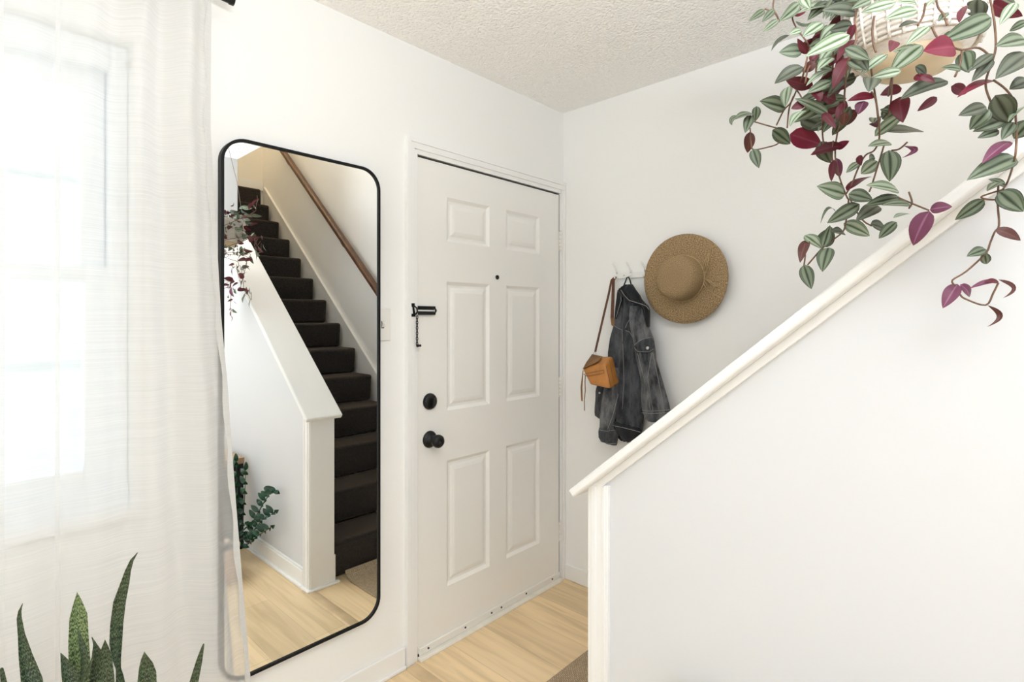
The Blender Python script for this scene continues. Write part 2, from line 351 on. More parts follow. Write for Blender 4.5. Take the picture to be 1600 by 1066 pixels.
# ================================================================== ROOM SHELL
H = 2.44; XL = -8.2; YB = -5.5; XW0, XW1 = -.985, -.866     # stair partition
DX0, DX1, DZ = -.9475, -.0385, 2.004                        # door leaf
WX0, WX1, WZ0, WZ1 = -2.86, -1.894, .846, 2.108             # window opening
T = .14
wl = MB()   # door wall with two openings
wl.box((XL-.1, 0, 0), (WX0, T, H)); wl.box((WX0, 0, 0), (WX1, T, WZ0)); wl.box((WX0, 0, WZ1), (WX1, T, H))
wl.box((WX1, 0, 0), (DX0-.012, T, H)); wl.box((DX0-.012, 0, DZ+.012), (DX1+.006, T, H)); wl.box((DX1+.006, 0, 0), (.1, T, H))
struct(wl.build('wall_front', M['wall']))
struct(MB().box((0, YB-.1, 0), (.12, 0, 5.1)).build('wall_right', M['wall']))
wb = MB(); wb.box((XL-.1, YB-.1, 0), (-7.1, YB, H)); wb.box((-1.25, YB-.1, 0), (XW0, YB, H)); wb.box((-7.1, YB-.1, 2.36), (-1.25, YB, H)); wb.box((-7.1, YB-.1, 0), (-1.25, YB, .1))
struct(wb.build('wall_back', M['wall']))
wlf = MB(); wlf.box((XL-.1, YB, 0), (XL, -4.5, H)); wlf.box((XL-.1, -.4, 0), (XL, 0, H)); wlf.box((XL-.1, -4.5, 0), (XL, -.4, .22)); wlf.box((XL-.1, -4.5, 2.37), (XL, -.4, H))
struct(wlf.build('wall_left', M['wall']))
struct(MB().box((XL-.1, YB-.1, -.1), (.1, T, 0)).build('floor', M['floor']))
ce = MB(); ce.box((XL-.1, YB-.1, H), (XW1, T, H+.2)); ce.box((XW1, -1.6, H), (.1, T, H+.2))
struct(ce.build('ceiling', M['ceiling']))
# stair well above
struct(MB().box((XW0-.02, YB, H+.2), (XW1, -1.6, 5.0)).build('wall_stairwell_left', M['upwall']))
struct(MB().box((XW0, -1.62, H+.2), (.1, -1.5, 5.0)).build('wall_stairwell_front', M['upwall']))
struct(MB().box((XW1, -3.97, 0), (0, -3.87, 5.0)).build('wall_stairwell_end', M['upwall']))
struct(MB().box((XW0, YB, 5.0), (.1, -1.5, 5.1)).build('ceiling_stairwell', M['upwall']))

# ---- partition beside the stairs: half height with a raking cap, full height further back
RISE, RUN, Y1 = .1896, .2261, -.8877
PY = -.864; SL = .843
def captop(y): return .8765+(-.8212-y)*SL
def zw(y): return captop(y)-.0315
yz = lambda u, v, d: (d, u, v)
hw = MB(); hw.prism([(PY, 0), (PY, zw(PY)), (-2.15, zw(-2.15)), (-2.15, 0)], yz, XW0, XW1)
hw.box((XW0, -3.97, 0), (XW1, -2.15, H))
wst = struct(hw.build('wall_stairs', M['wallw']))
# corner board and apron that follow the end and the rake
tb = MB(); tb.box((-.997, PY-.06, 0), (XW0+.002, PY+.006, zw(PY-.03)-.01)); tb.box((-.992, PY+.0, 0), (XW1+.004, PY+.008, zw(PY)-.005))
tb.box((-.9995, PY-.052, 0), (-.996, PY-.043, zw(PY-.05)-.03)); tb.box((-.9995, PY-.022, 0), (-.996, PY-.006, zw(PY-.02)-.01))
ap = [(PY+.004, zw(PY+.004)), (-2.15, zw(-2.15)), (-2.15, zw(-2.15)-.024), (PY+.004, zw(PY+.004)-.024)]
tb.prism(ap, yz, -.9965, XW0+.001)
struct(tb.build('trim_1', M['trim'], bevel=.0015))
# raking cap
dy, dz = -1/math.hypot(1, SL), SL/math.hypot(1, SL); nx, nz = SL/math.hypot(1, SL), 1/math.hypot(1, SL)
a = Vector((-.812, captop(-.812))); e = Vector((-2.15, captop(-2.15))); th_ = .0315*nz
cp = [(a.x, a.y), (e.x, e.y), (-2.15, captop(-2.15)-.0315), (a.x-nx*th_, a.y-nz*th_)]
cap = struct(MB().prism(cp, yz, -1.03, -.838).build('trim_2', M['trim'], bevel=.006, seg=3))
# skirting of the partition: near face, end, shoe
bb = MB(); bb.box((-.999, -2.7, 0), (XW0, PY-.06, .088)); bb.box((-1.010, -2.7, 0), (XW0, PY-.06, .016)); bb.box((-.994, -2.7, .088), (XW0, PY-.06, .10))
bb.box((-1.010, PY-.06, 0), (XW0, PY+.02, .014)); bb.box((-1.0, PY, 0), (XW1+.03, PY+.022, .013))
struct(bb.build('baseboard_stairs', M['trim'], bevel=.004))
struct(MB().box((XW1-.001, PY-.05, 0), (XW1+.014, PY+.004, .145)).build('trim_3', M['trim'], bevel=.003))
# baseboards
bl = MB(); bl.box((WX0-1, -.012, 0), (-1.012, 0, .082)); bl.box((WX0-1, -.022, 0), (-1.012, -.010, .014))
struct(bl.build('baseboard_front', M['trim'], bevel=.004))
struct(MB().box((-.012, -.86, 0), (0, -.018, .080)).build('baseboard_right', M['trim'], bevel=.004))

# ---- door casing
tr = MB()
tr.box((-1.009, -.020, 0), (-.990, 0, DZ+.066)); tr.box((-.990, -.016, 0), (-.972, 0, DZ+.05)); tr.box((-.972, -.010, 0), (DX0-.006, 0, DZ+.025))
tr.box((-.990, -.020, DZ+.050), (-.0005, 0, DZ+.066)); tr.box((-.972, -.016, DZ+.026), (-.0005, 0, DZ+.05)); tr.box((DX0-.006, -.010, DZ+.008), (DX1+.004, 0, DZ+.027))
tr.box((DX1+.0085, -.012, 0), (-.016, 0, DZ+.03)); tr.box((-.016, -.018, 0), (-.0005, 0, DZ+.05))
tr.box((DX0-.006, -.004, 0), (DX0-.003, .12, DZ+.006)); tr.box((DX1+.0079, -.004, 0), (DX1+.009, .12, DZ+.006))
struct(tr.build('trim_4', M['trim'], bevel=.003))
# threshold
th = MB(); th.hexa([(DX0-.004, -.030, 0), (DX1+.004, -.030, 0), (DX1+.004, .10, 0), (DX0-.004, .10, 0), (DX0-.004, -.022, .010), (DX1+.004, -.022, .010), (DX1+.004, .10, .016), (DX0-.004, .10, .016)])
struct(th.build('trim_5', M['threshold'], bevel=.003))
# black strips put in for the shade in the gaps round the leaf
ws = MB(); ws.box((DX0-.002, .012, .02), (DX0-.0005, .06, DZ)); ws.box((DX1+.0003, .002, .02), (DX1+.0078, .06, DZ+.003)); ws.box((DX0, .004, DZ+.001), (DX1, .06, DZ+.005))
ws.box((DX0-.0025, -.002, .012), (DX0+.0002, .01, .05))
ws.box((DX0, -.004, .010), (DX1, .05, .0165))
struct(ws.build('trim_6', M['dark_gap']))
# floor joint strip between hall and room
struct(MB().hexa([(-1.020, -.90, 0), (-.962, -.90, 0), (-.962, -.022, 0), (-1.020, -.022, 0), (-1.012, -.90, .007), (-.972, -.90, .007), (-.972, -.022, .007), (-1.012, -.022, .007)]).build('trim_7', M['strip'], bevel=.002))

# ================================================================== FRONT DOOR (six panels)
door = struct(bpy.data.objects.new('door_1', None)); COL.objects.link(door); door.location = (-.5, 0, 0); WORLD['door_1'] = Vector((-.5, 0, 0))
X1, X2, X3, X4 = -.7955, -.5445, -.4365, -.195
PAN = [(X1, X2, 1.682, 1.868), (X3, X4, 1.682, 1.868), (X1, X2, .972, 1.514), (X3, X4, .972, 1.514), (X1, X2, .236, .764), (X3, X4, .236, .764)]
d = MB(); YF = 0.0
xs = [DX0, X1, X2, X3, X4, DX1]; zs = [.020, .236, .764, .972, 1.514, 1.682, 1.868, DZ]
isP = {(1, 1), (3, 1), (1, 3), (3, 3), (1, 5), (3, 5)}
for i in range(5):
    for j in range(7):
        if (i, j) in isP: continue
        d.add([(xs[i], YF, zs[j]), (xs[i+1], YF, zs[j]), (xs[i+1], YF, zs[j+1]), (xs[i], YF, zs[j+1])], [(0, 1, 2, 3)])
for (xa, xb, za, zb) in PAN:
    lv = [(0, 0), (.006, .004), (.014, .0095), (.024, .0095), (.034, .005), (.046, .0025)]
    vs = []
    for ins, dep in lv: vs += [(xa+ins, YF+dep, za+ins), (xb-ins, YF+dep, za+ins), (xb-ins, YF+dep, zb-ins), (xa+ins, YF+dep, zb-ins)]
    fs = []
    for k in range(len(lv)-1):
        for q in range(4): fs.append((k*4+q, k*4+(q+1) % 4, k*4+4+(q+1) % 4, k*4+4+q))
    q = (len(lv)-1)*4; fs.append((q, q+1, q+2, q+3)); d.add(vs, fs)
d.add([(DX0, .044, .02), (DX1, .044, .02), (DX1, .044, DZ), (DX0, .044, DZ)], [(3, 2, 1, 0)])
for p, q in (((DX0, .02), (DX1, .02)), ((DX1, .02), (DX1, DZ)), ((DX1, DZ), (DX0, DZ)), ((DX0, DZ), (DX0, .02))):
    d.add([(p[0], YF, p[1]), (q[0], YF, q[1]), (q[0], .044, q[1]), (p[0], .044, p[1])], [(3, 2, 1, 0)])
d.build('door_panel', M['door'], door, fixn=False)
# sweep with screws
sw = MB(); sw.box((DX0+.006, -.007, .012), (DX1-.004, 0, .040)); sw.box((DX0+.006, -.010, .034), (DX1-.004, -.005, .043))
swo = sw.build('door_sweep', M['door'], door, bevel=.0015)
for fx in (.055, .275, .45, .52, .71, .93):
    sc = MB(); sc.lathe([(.0, -.0098), (.0040, -.0094), (.0045, -.0065)], lambda a_, b_, h, fx=fx: (DX0+fx*(DX1-DX0)+a_, h, .026+b_), 10)
    sc.build('screw', M['dark_gap'], swo)
for z in (1.764, 1.004, .249):
    hg = MB()
    for k in range(5):
        hg.lathe([(0, 0), (.0062, 0), (.0062, .0188), (0, .0188)], lambda a_, b_, h, z=z, k=k: (DX1+.003+a_, -.006+b_, z-.05+k*.02+h), 12)
    hg.lathe([(0, 0), (.005, .001), (.0045, .006), (0, .008)], lambda a_, b_, h, z=z: (DX1+.003+a_, -.006+b_, z+.05+h), 12)
    hg.box((DX1+.003, -.0135, z-.05), (DX1+.014, -.011, z+.05)); 
    hg.build('hinge', M['hinge'], door)
lz = lambda cx, cz: (lambda a_, b_, h: (cx+a_, -h, cz+b_))
MB().lathe([(0, .0), (.0105, 0), (.0105, .003), (.0085, .004), (.0045, .004), (.0042, .0025), (0, .0025)], lz(-.4955, 1.549), 24).build('peephole', M['black'], door)
k = MB(); k.lathe([(.0, 0), (.0335, 0), (.0335, .005), (.031, .011), (.026, .016), (.012, .018), (0, .018)], lz(-.8865, 1.022), 36)
db = k.build('deadbolt', M['black'], door)
MB().box((-.8905, -.034, 1.006), (-.8825, -.016, 1.038)).build('thumb_turn', M['black'], db, bevel=.003)
k = MB(); k.lathe([(0, 0), (.0345, 0), (.0345, .004), (.032, .009), (.024, .013), (.014, .016), (.012, .034)], lz(-.8865, .868), 36)
kb = k.build('door_knob', M['black'], door)
k = MB(); k.lathe([(.011, .030), (.018, .036), (.0245, .044), (.0265, .054), (.0255, .064), (.020, .071), (.008, .074), (.006, .0725), (0, .0725)], lz(-.8865, .868), 36)
k.build('knob_handle', M['black'], kb)
# chain lock: slide track on the leaf, keeper and chain on the jamb
k = MB(); k.box((-.951, -.003, 1.374), (-.864, 0, 1.409)); k.box((-.951, -.012, 1.399), (-.864, -.002, 1.409)); k.box((-.951, -.012, 1.374), (-.864, -.002, 1.384))
k.tube([(-.862, -.003, 1.380), (-.857, -.006, 1.3915), (-.862, -.003, 1.403)], .004)
k.build('chain_track', M['black'], door, bevel=.0015)
cl = MB(); cl.box((-.951, -.0045, 1.388), (-.866, -.003, 1.394)); cl.build('track_slot', M['plate'], bpy.data.objects['chain_track'])
kp = MB(); kp.box((-.988, -.020, 1.405), (-.974, -.014, 1.419)); kp.box((-.988, -.020, 1.366), (-.970, -.014, 1.378)); kp.hexa([(-.980, -.019, 1.376), (-.970, -.019, 1.376), (-.970, -.015, 1.376), (-.980, -.015, 1.376), (-.984, -.019, 1.408), (-.977, -.019, 1.408), (-.977, -.015, 1.408), (-.984, -.015, 1.408)])
kp.tube([(-.978, -.020, 1.408), (-.970, -.027, 1.400), (-.968, -.028, 1.386), (-.972, -.022, 1.374)], .0035)
kpo = kp.build('chain_keeper', M['black'], door, bevel=.001)
ch = MB(); z = 1.370
for i in range(11):
    pts = []
    for q in range(12):
        a_ = 2*math.pi*q/12; ww, hh = .0042*math.cos(a_), .0070*math.sin(a_)
        pts.append((-.968+(ww if i % 2 == 0 else ww*.25), -.026+(0 if i % 2 == 0 else ww), z-.006+hh))
    ch.tube(pts, .0016, 6, close=True); z -= .0105
ch.build('chain', M['black'], kpo)
k = MB(); k.lathe([(0, 0), (.006, 0), (.006, .006), (.0035, .008), (.0035, .012), (.005, .013), (.005, .017), (0, .018)], lambda a_, b_, h: (-.968+h, -.026+a_, 1.252+b_), 14); k.build('chain_slider', M['black'], kpo)

# ================================================================== WINDOW
win = struct(bpy.data.objects.new('window_1', None)); COL.objects.link(win); win.location = (WX0, 0, WZ0); WORLD['window_1'] = Vector((WX0, 0, WZ0))
f = MB()
f.box((WX1-.042, .055, WZ0+.04), (WX1, .135, WZ1)); f.box((WX0, .055, WZ0+.04), (WX0+.042, .135, WZ1)); f.box((WX0+.042, .055, WZ1-.075), (WX1-.042, .135, WZ1)); f.box((WX0, .04, WZ0), (WX1, .135, WZ0+.055))
f.build('window_frame', M['vinyl'], win, bevel=.004)
f = MB(); gx0, gx1 = WX0+.095, -1.990
f.box((gx1, .06, WZ0+.05), (WX1-.038, .095, 1.497)); f.box((WX0+.038, .06, WZ0+.05), (gx0, .095, 1.497)); f.box((gx0, .06, WZ0+.05), (gx1, .095, .955)); f.box((gx0, .06, 1.455), (gx1, .095, 1.497))
f.build('lower_sash', M['vinyl'], win, bevel=.004)
f = MB(); f.box((gx1-.002, .10, 1.46), (WX1-.045, .13, 2.04)); f.box((WX0+.045, .10, 1.46), (gx0+.002, .13, 2.04)); f.box((gx0, .10, 1.977), (gx1, .13, 2.04)); f.box((gx0, .10, 1.462), (gx1, .13, 1.497))
f.build('upper_sash', M['vinyl'], win, bevel=.004)
f = MB(); f.box((gx0, .077, .953), (gx1, .081, 1.457)); f.box((gx0, .112, 1.495), (gx1, .116, 1.979)); f.build('pane', M['glass'], win)
f = MB(); f.box((WX0+.04, .150, 1.218), (WX1-.04, .162, 1.243)); f.box((WX0+.04, .150, 1.73), (WX1-.04, .160, 1.748)); f.box((WX0, .145, WZ0), (WX0+.04, .165, WZ1)); f.box((WX1-.04, .145, WZ0), (WX1, .165, WZ1)); f.box((WX0+.04, .145, WZ0), (WX1-.04, .165, WZ0+.03)); f.box((WX0+.04, .145, WZ1-.03), (WX1-.04, .165, WZ1))
f.build('storm_frame', M['vinyl'], win)
f = MB(); f.box((WX0-.02, -.006, WZ0-.002), (WX1+.0205, .0, WZ0+.0)); f.box((WX1, -.006, WZ0-.02), (WX1+.0205, 0, WZ1+.012)); f.box((WX0-.02, -.006, WZ0-.02), (WX0, 0, WZ1+.012))
f.box((WX0-.03, -.022, WZ0-.022), (WX1+.0205, .05, WZ0+.004))
f.build('window_sill', M['trim'], win, bevel=.003)
f = MB(); f.box((WX1-.003, .022, 2.045), (WX1, .030, 2.06)); f.tube([(WX1-.006, .026, 2.058), (WX1-.014, .024, 2.05), (WX1-.012, .022, 2.04)], .002)
f.build('blind_bracket', M['steel'], win)

# ================================================================== CURTAIN + ROD
ZR = 2.277; RX1 = -1.693
EDGE = [(2.30, -1.732), (2.2507, -1.7289), (1.8917, -1.7306), (1.6248, -1.7157), (1.3541, -1.7022), (1.1711, -1.6869), (.9864, -1.6766), (.7993, -1.6644), (.6095, -1.6503), (.4554, -1.6378), (.2995, -1.6252), (.02, -1.607)]
def edge(z):
    for (z0, x0), (z1, x1) in zip(EDGE, EDGE[1:]):
        if z <= z0 and z >= z1: k_ = (z0-z)/(z0-z1); return x0+(x1-x0)*k_
    return EDGE[0][1] if z > EDGE[0][0] else EDGE[-1][1]
cur = thing('curtain', 'long white sheer curtain hanging over the window at left', 'curtain', (-2.3, -.1, .03))
NX, NZ = 150, 64
def cpos(s_, z):
    xe = edge(z); xl = -2.98
    u = s_          # 0 left .. 1 right edge
    x = xl+(xe-xl)*u
    g = (2.29-z)/2.26
    dr = xe-x
    amp = .004+.034*math.exp(-(max(dr-.02, 0)/.22)**2)*(1-.35*g)
    ph = dr/.062*(1-.30*g)
    y = -.095+amp*math.sin(ph*2*math.pi*.62+.6)+.010*math.sin(x*9+z*.7)+.005*math.sin(x*23-z*1.9)
    y += -.03*g*math.exp(-(dr/.06)**2)*0
    return Vector((x, y, z))
c = MB(); vs = []; fs = []
for j in range(NZ+1):
    z = 2.285-(2.285-.03)*j/NZ
    for i in range(NX+1):
        uu = i/NX; uu = 1-(1-uu)**1.7; vs.append(cpos(uu, z))
for j in range(NZ):
    for i in range(NX): q = j*(NX+1)+i; fs.append((q, q+1, q+NX+2, q+NX+1))
c.add(vs, fs, smooth=True); c.build('curtain_panel', M['sheer'], cur, fixn=False)
c = MB(); vs = []; fs = []
for j in range(NZ+1):
    z = 2.285-(2.285-.03)*j/NZ; p = cpos(1, z); q = p+Vector((-.013-.003*math.sin(z*30), -.002, 0))
    vs += [p+Vector((.0015, -.003, 0)), q+Vector((0, -.003, 0)), q+Vector((0, .0, 0)), p+Vector((.0015, .001, 0))]
for j in range(NZ):
    for q in range(4): fs.append((j*4+q, j*4+(q+1) % 4, j*4+4+(q+1) % 4, j*4+4+q))
c.add(vs, fs); c.build('side_hem', M['hem'], cur)
for px in (3, 92):
    xx = at_y(px, 300, -.1).x; c = MB(); vs = []; fs = []
    for j in range(NZ+1):
        z = 2.285-(2.285-.03)*j/NZ; lo, hi = 0.0, 1.0
        for _ in range(30):
            md = (lo+hi)/2
            if cpos(md, z).x < xx: lo = md
            else: hi = md
        p = cpos(lo, z); vs += [p+Vector((-.0045, -.0012, 0)), p+Vector((.0045, -.0012, 0))]
    for j in range(NZ): fs.append((j*2, j*2+1, j*2+3, j*2+2))
    c.add(vs, fs); c.build('seam', M['hem'], cur, fixn=False)
rod = thing('curtain_rod', 'black curtain rod with blunt end cap above the sheer curtain', 'curtain rod', (-2.3, -.095, ZR))
MB().tube([(-3.05, -.095, ZR), (RX1, -.095, ZR)], .0095, 14).build('rod', M['black'], rod)
k = MB(); k.lathe([(0, 0), (.0125, 0), (.0135, .006), (.0135, .020), (.016, .024), (.016, .034), (0, .036)], lambda a_, b_, h: (RX1-.012+h, -.095+a_, ZR+b_), 16); k.build('end_cap', M['black'], rod)
k = MB(); k.box((-1.885, -.012, ZR-.045), (-1.865, 0, ZR+.045)); k.box((-1.880, -.095, ZR-.006), (-1.870, -.01, ZR+.004)); k.tube([(-1.875, -.112, ZR+.004), (-1.875, -.108, ZR-.012), (-1.875, -.095, ZR-.016), (-1.875, -.082, ZR-.012), (-1.875, -.08, ZR+.002)], .004); k.build('bracket', M['black'], rod)

# ================================================================== MIRROR
mx0, mx1, mz0, mz1 = -1.682, -1.135, .258, 1.906; RAD = .075
mir = thing('wall_mirror', 'tall black-framed mirror with rounded corners on the wall by the door', 'mirror', ((mx0+mx1)/2, 0, mz0))
def rrect(x0, x1, z0, z1, r_, n_=10):
    P = []
    for cx, cz, a0 in ((x1-r_, z1-r_, 0), (x0+r_, z1-r_, 90), (x0+r_, z0+r_, 180), (x1-r_, z0+r_, 270)):
        for q in range(n_+1):
            a_ = math.radians(a0+90*q/n_); P.append((cx+r_*math.cos(a_), cz+r_*math.sin(a_)))
    return P
o_ = rrect(mx0, mx1, mz0, mz1, RAD); FWD = .009
i_ = rrect(mx0+FWD, mx1-FWD, mz0+FWD, mz1-FWD, RAD-FWD)
k = MB(); n_ = len(o_)
vs = [(x, 0, z) for x, z in o_]+[(x, -.028, z) for x, z in o_]+[(x, -.028, z) for x, z in i_]+[(x, -.0205, z) for x, z in i_]
fs = []
for r_ in range(3):
    for q in range(n_): fs.append((r_*n_+q, r_*n_+(q+1) % n_, (r_+1)*n_+(q+1) % n_, (r_+1)*n_+q))
k.add(vs, fs); k.build('frame', M['blackf'], mir, bevel=.0015)
k = MB(); k.prism(i_, lambda u, v, d: (u, d, v), -.0218, -.004); k.build('mirror_glass', M['mirror'], mir)

# light switch
s_ = thing('light_switch', 'small white toggle light switch plate between the mirror and the door', 'light switch', (-1.112, 0, 1.275))
MB().box((-1.148, -.006, 1.275), (-1.0766, 0, 1.397)).build('plate', M['plate'], s_, bevel=.002)
MB().hexa([(-1.1165, -.006, 1.325), (-1.1075, -.006, 1.325), (-1.1075, -.001, 1.325), (-1.1165, -.001, 1.325), (-1.1155, -.018, 1.340), (-1.1085, -.018, 1.340), (-1.1085, -.004, 1.352), (-1.1155, -.004, 1.352)]).build('toggle', M['plate'], s_)
k = MB(); k.box((-1.118, -.0066, 1.322), (-1.106, -.0058, 1.349)); k.build('slot', M['buttond'], s_)

# ================================================================== STAIRCASE
st = thing('staircase', 'straight flight of stairs in charcoal carpet behind the white partition', 'stairs', (-.45, Y1, 0))
SX0, SX1 = XW1+.004, -.045
for k_ in range(1, 14):
    yn = Y1-(k_-1)*RUN; zt = k_*RISE
    k = MB(); k.hexa([(SX0, yn-RUN-.03, zt-RISE-.0), (SX1, yn-RUN-.03, zt-RISE), (SX1, yn-.018, zt-RISE), (SX0, yn-.018, zt-RISE), (SX0, yn-RUN-.03, zt), (SX1, yn-RUN-.03, zt), (SX1, yn, zt), (SX0, yn, zt)])
    k.build('step', M['carpet'], st, bevel=.020, seg=4)
yn = Y1-13*RUN
k = MB(); k.box((SX0, -3.862, 12.9*RISE), (SX1, -3.80, 14*RISE)); k.build('step', M['carpet'], st, bevel=.02, seg=4)
# skirt board along the outer wall
def nose(y): return RISE+(Y1-y)*RISE/RUN
SKO = -.002
k = MB(); k.prism([(Y1+.02, 0), (Y1+.02, nose(Y1+.02)+.0), (-3.80, nose(-3.80)+.045), (-3.80, 2.3), (-1.6, .4), (-1.5, 0)], yz, -.018, SKO)
k.prism([(Y1+.02, nose(Y1+.02)-.012), (Y1+.02, nose(Y1+.02)+.004), (-3.80, nose(-3.80)+.049), (-3.80, nose(-3.80)+.033)], yz, -.024, SKO)
k.build('skirt_board', M['trim'], st)
k = MB(); k.box((XW1+.003, -3.866, 14*RISE), (-.004, -3.855, 14*RISE+.09)); k.build('landing_skirting', M['trim'], st)
# handrail
hr = thing('handrail', 'dark brown wooden handrail on the wall above the carpeted stairs', 'handrail', (-.05, -1.0, .9))
def hz(y): return 1.612+(-1.744-y)*.862
k = MB(); sec = [(-.030, -.024), (-.030, .010), (-.018, .024), (.014, .024), (.022, .010), (.022, -.024)]
ya, yb_ = -.98, -3.42; vs = [(-.062+u, ya, hz(ya)+v) for u, v in sec]+[(-.062+u, yb_, hz(yb_)+v) for u, v in sec]
k.add(vs, [list(range(6))[::-1], list(range(6, 12))]+[(i, (i+1) % 6, 6+(i+1) % 6, 6+i) for i in range(6)]); k.build('rail', M['handrail'], hr, bevel=.004)
for y in (-1.2, -2.22, -3.2):
    k = MB(); k.tube([(0, y, hz(y)-.09), (-.04, y, hz(y)-.085), (-.06, y, hz(y)-.06), (-.06, y, hz(y)-.02)], .006); k.lathe([(0, 0), (.024, 0), (.022, .005), (0, .006)], lambda a_, b_, h, y=y: (-h, y+a_, hz(y)-.09+b_), 16); k.build('rail_bracket', M['steel'], hr)

# ================================================================== MAT at the foot of the stairs
k = MB(); NXm, NYm = 20, 14; vs = []; fs = []
for lay in (0, 1):
    for j in range(NYm+1):
        y = -.468-(.862-.468)*j/NYm
        for i in range(NXm+1):
            x = -.80+(-.10+.80)*i/NXm
            lift = max(0, (-y-.80)/.062)**2*.034 if y < -.80 else 0
            vs.append((x, y, (.0005 if lay == 0 else .011)+lift))
n1 = (NXm+1)*(NYm+1)
for j in range(NYm):
    for i in range(NXm):
        q = j*(NXm+1)+i; fs.append((q, q+1, q+NXm+2, q+NXm+1)); fs.append(tuple(n1+t for t in (q, q+1, q+NXm+2, q+NXm+1)))
ring = [i for i in range(NXm+1)]+[j*(NXm+1)+NXm for j in range(1, NYm+1)]+[NYm*(NXm+1)+i for i in range(NXm-1, -1, -1)]+[j*(NXm+1) for j in range(NYm-1, 0, -1)]
for q in range(len(ring)): a_, b_ = ring[q], ring[(q+1) % len(ring)]; fs.append((a_, b_, n1+b_, n1+a_))
k.add(vs, fs); o = k.build('entry_mat', M['mat'], loc=(-.45, -.66, 0), bevel=.003)
o['label'] = 'woven grey-brown mat on the wood floor at the foot of the stairs'; o['category'] = 'mat'

# ================================================================== HOOK RACK
HYC = [-.335, -.411, -.486, -.562]
rk = thing('hook_rack', 'white wall rack of double hooks holding bag, jacket and hat', 'hook rack', (0, -.45, 1.55))
MB().box((-.010, -.60, 1.551), (0, -.328, 1.580)).build('rail', M['hookw'], rk, bevel=.002)
for y in HYC:
    k = MB(); k.box((-.014, y-.006, 1.552), (-.009, y+.006, 1.588))
    k.tube([(-.012, y, 1.575), (-.018, y, 1.590), (-.026, y+.004, 1.608), (-.034, y+.012, 1.626)], [.0045, .0042, .004, .0045], 8)
    k.tube([(-.012, y, 1.560), (-.020, y, 1.553), (-.030, y, 1.551), (-.036, y, 1.560)], [.0045, .0042, .004, .0045], 8)
    k.build('hook', M['hookw'], rk)
for y in (-.373, -.52): MB().lathe([(0, 0), (.004, 0), (.0035, .002), (0, .0025)], lambda a_, b_, h, y=y: (-.010-h, y+a_, 1.566+b_), 12).build('screw', M['steel'], rk)

# ================================================================== STRAW HAT
HC = Vector((-.036, -.690, 1.5316))
hat = thing('straw_hat', 'round wide-brimmed woven straw hat hanging on the hook rack', 'hat', HC)
def hatfn(a_, b_, h):
    r_ = math.hypot(a_, b_); an = math.atan2(b_, a_)
    wob = .004*math.sin(an*3+1)*(r_/.196)**2 if r_ > .1 else 0
    return (HC.x-h+wob, HC.y+a_, HC.z+b_)
br_ = MB(); br_.lathe([(.193, .004), (.194, .006), (.192, .008), (.17, .0125), (.14, .015), (.115, .016), (.100, .019)], hatfn, 96)
br_.lathe([(.193, .004), (.17, .008), (.14, .0105), (.115, .012), (.098, .014)], hatfn, 96)
br_.build('brim', M['straw'], hat, smooth=True)
cr = MB(); cr.lathe([(.102, .016), (.099, .022), (.0975, .035), (.096, .055), (.093, .075), (.087, .090), (.077, .100), (.060, .105), (.035, .1065), (.015, .107), (.0, .107)], hatfn, 96)
cr.build('crown', M['straw'], hat, smooth=True)
bd = MB()
for q in range(3):
    bd.tube([hatfn(.1000*math.cos(t*math.pi/32), .1000*math.sin(t*math.pi/32), .022+q*.0035) for t in range(64)], .0018, 6, close=True)
bd.build('cord_band', M['strawcord'], hat)
bw = MB()
def hp(px, py, h): p = at_x(px, py, HC.x-h); return p
for pl_ in ([(1098, 431), (1102, 415), (1106, 398), (1108, 396), (1106, 410), (1101, 428)], [(1098, 432), (1104, 424), (1107, 415)], [(1099, 434), (1103, 442), (1106, 448), (1103, 450), (1099, 443), (1098, 435)], [(1099, 434), (1107, 440), (1114, 446), (1118, 449)], [(1099, 435), (1108, 438), (1119, 447)], [(1099, 432), (1098, 420), (1101, 408), (1104, 404)]):
    pts = [hp(px, py, .026) for px, py in pl_]; bw.tube(pts, .0019, 6)
bw.build('cord_bow', M['strawcord'], hat)

# ================================================================== DENIM JACKET
jk = thing('denim_jacket', 'washed black denim jacket hanging from the middle hook beside the bag', 'jacket', (-.03, -.42, .80))
def sheet(rows, x0, depth, folds=(), ncol=22, ph=0.0):
    """cloth panel: rows of (py, pxL, pxR) measured on the plane x=x0, bulging into the room, closed at the back"""
    R = []
    for py, a_, b_ in rows:
        pa, pb = at_x(a_, py, x0), at_x(b_, py, x0); R.append(((pa.z+pb.z)/2, pa.y, pb.y))
    D_ = []
    for q in range(len(R)-1):
        n_ = max(1, int(abs(R[q][0]-R[q+1][0])/.012))
        for t in range(n_): f_ = t/n_; D_.append(tuple(R[q][i]*(1-f_)+R[q+1][i]*f_ for i in range(3)))
    D_.append(R[-1]); m = MB(); vs = []; fs = []; nr = len(D_); W2 = ncol*2
    for q, (z, yl, yr) in enumerate(D_):
        v_ = q/(nr-1); endf = min(1, 4*min(v_+.10, 1.10-v_))
        for i in range(ncol+1):
            s = i/ncol; e_ = math.sqrt(max(0, 1-(2*s-1)**4)); bul = depth*e_*endf
            for fr, am, sk, p_ in folds: bul += am*e_*math.sin((s*fr+v_*sk+p_)*2*math.pi)
            vs.append((x0-bul+ .0, yl+(yr-yl)*s, z))
        for i in range(ncol-1, 0, -1): s = i/ncol; vs.append((x0+.010, yl+(yr-yl)*s, z))
    for q in range(nr-1):
        for i in range(W2): fs.append((q*W2+i, q*W2+(i+1) % W2, (q+1)*W2+(i+1) % W2, (q+1)*W2+i))
    fs += [list(range(W2)), [(nr-1)*W2+i for i in range(W2)][::-1]]
    m.add(vs, fs, smooth=True); return m
XJ = -.042
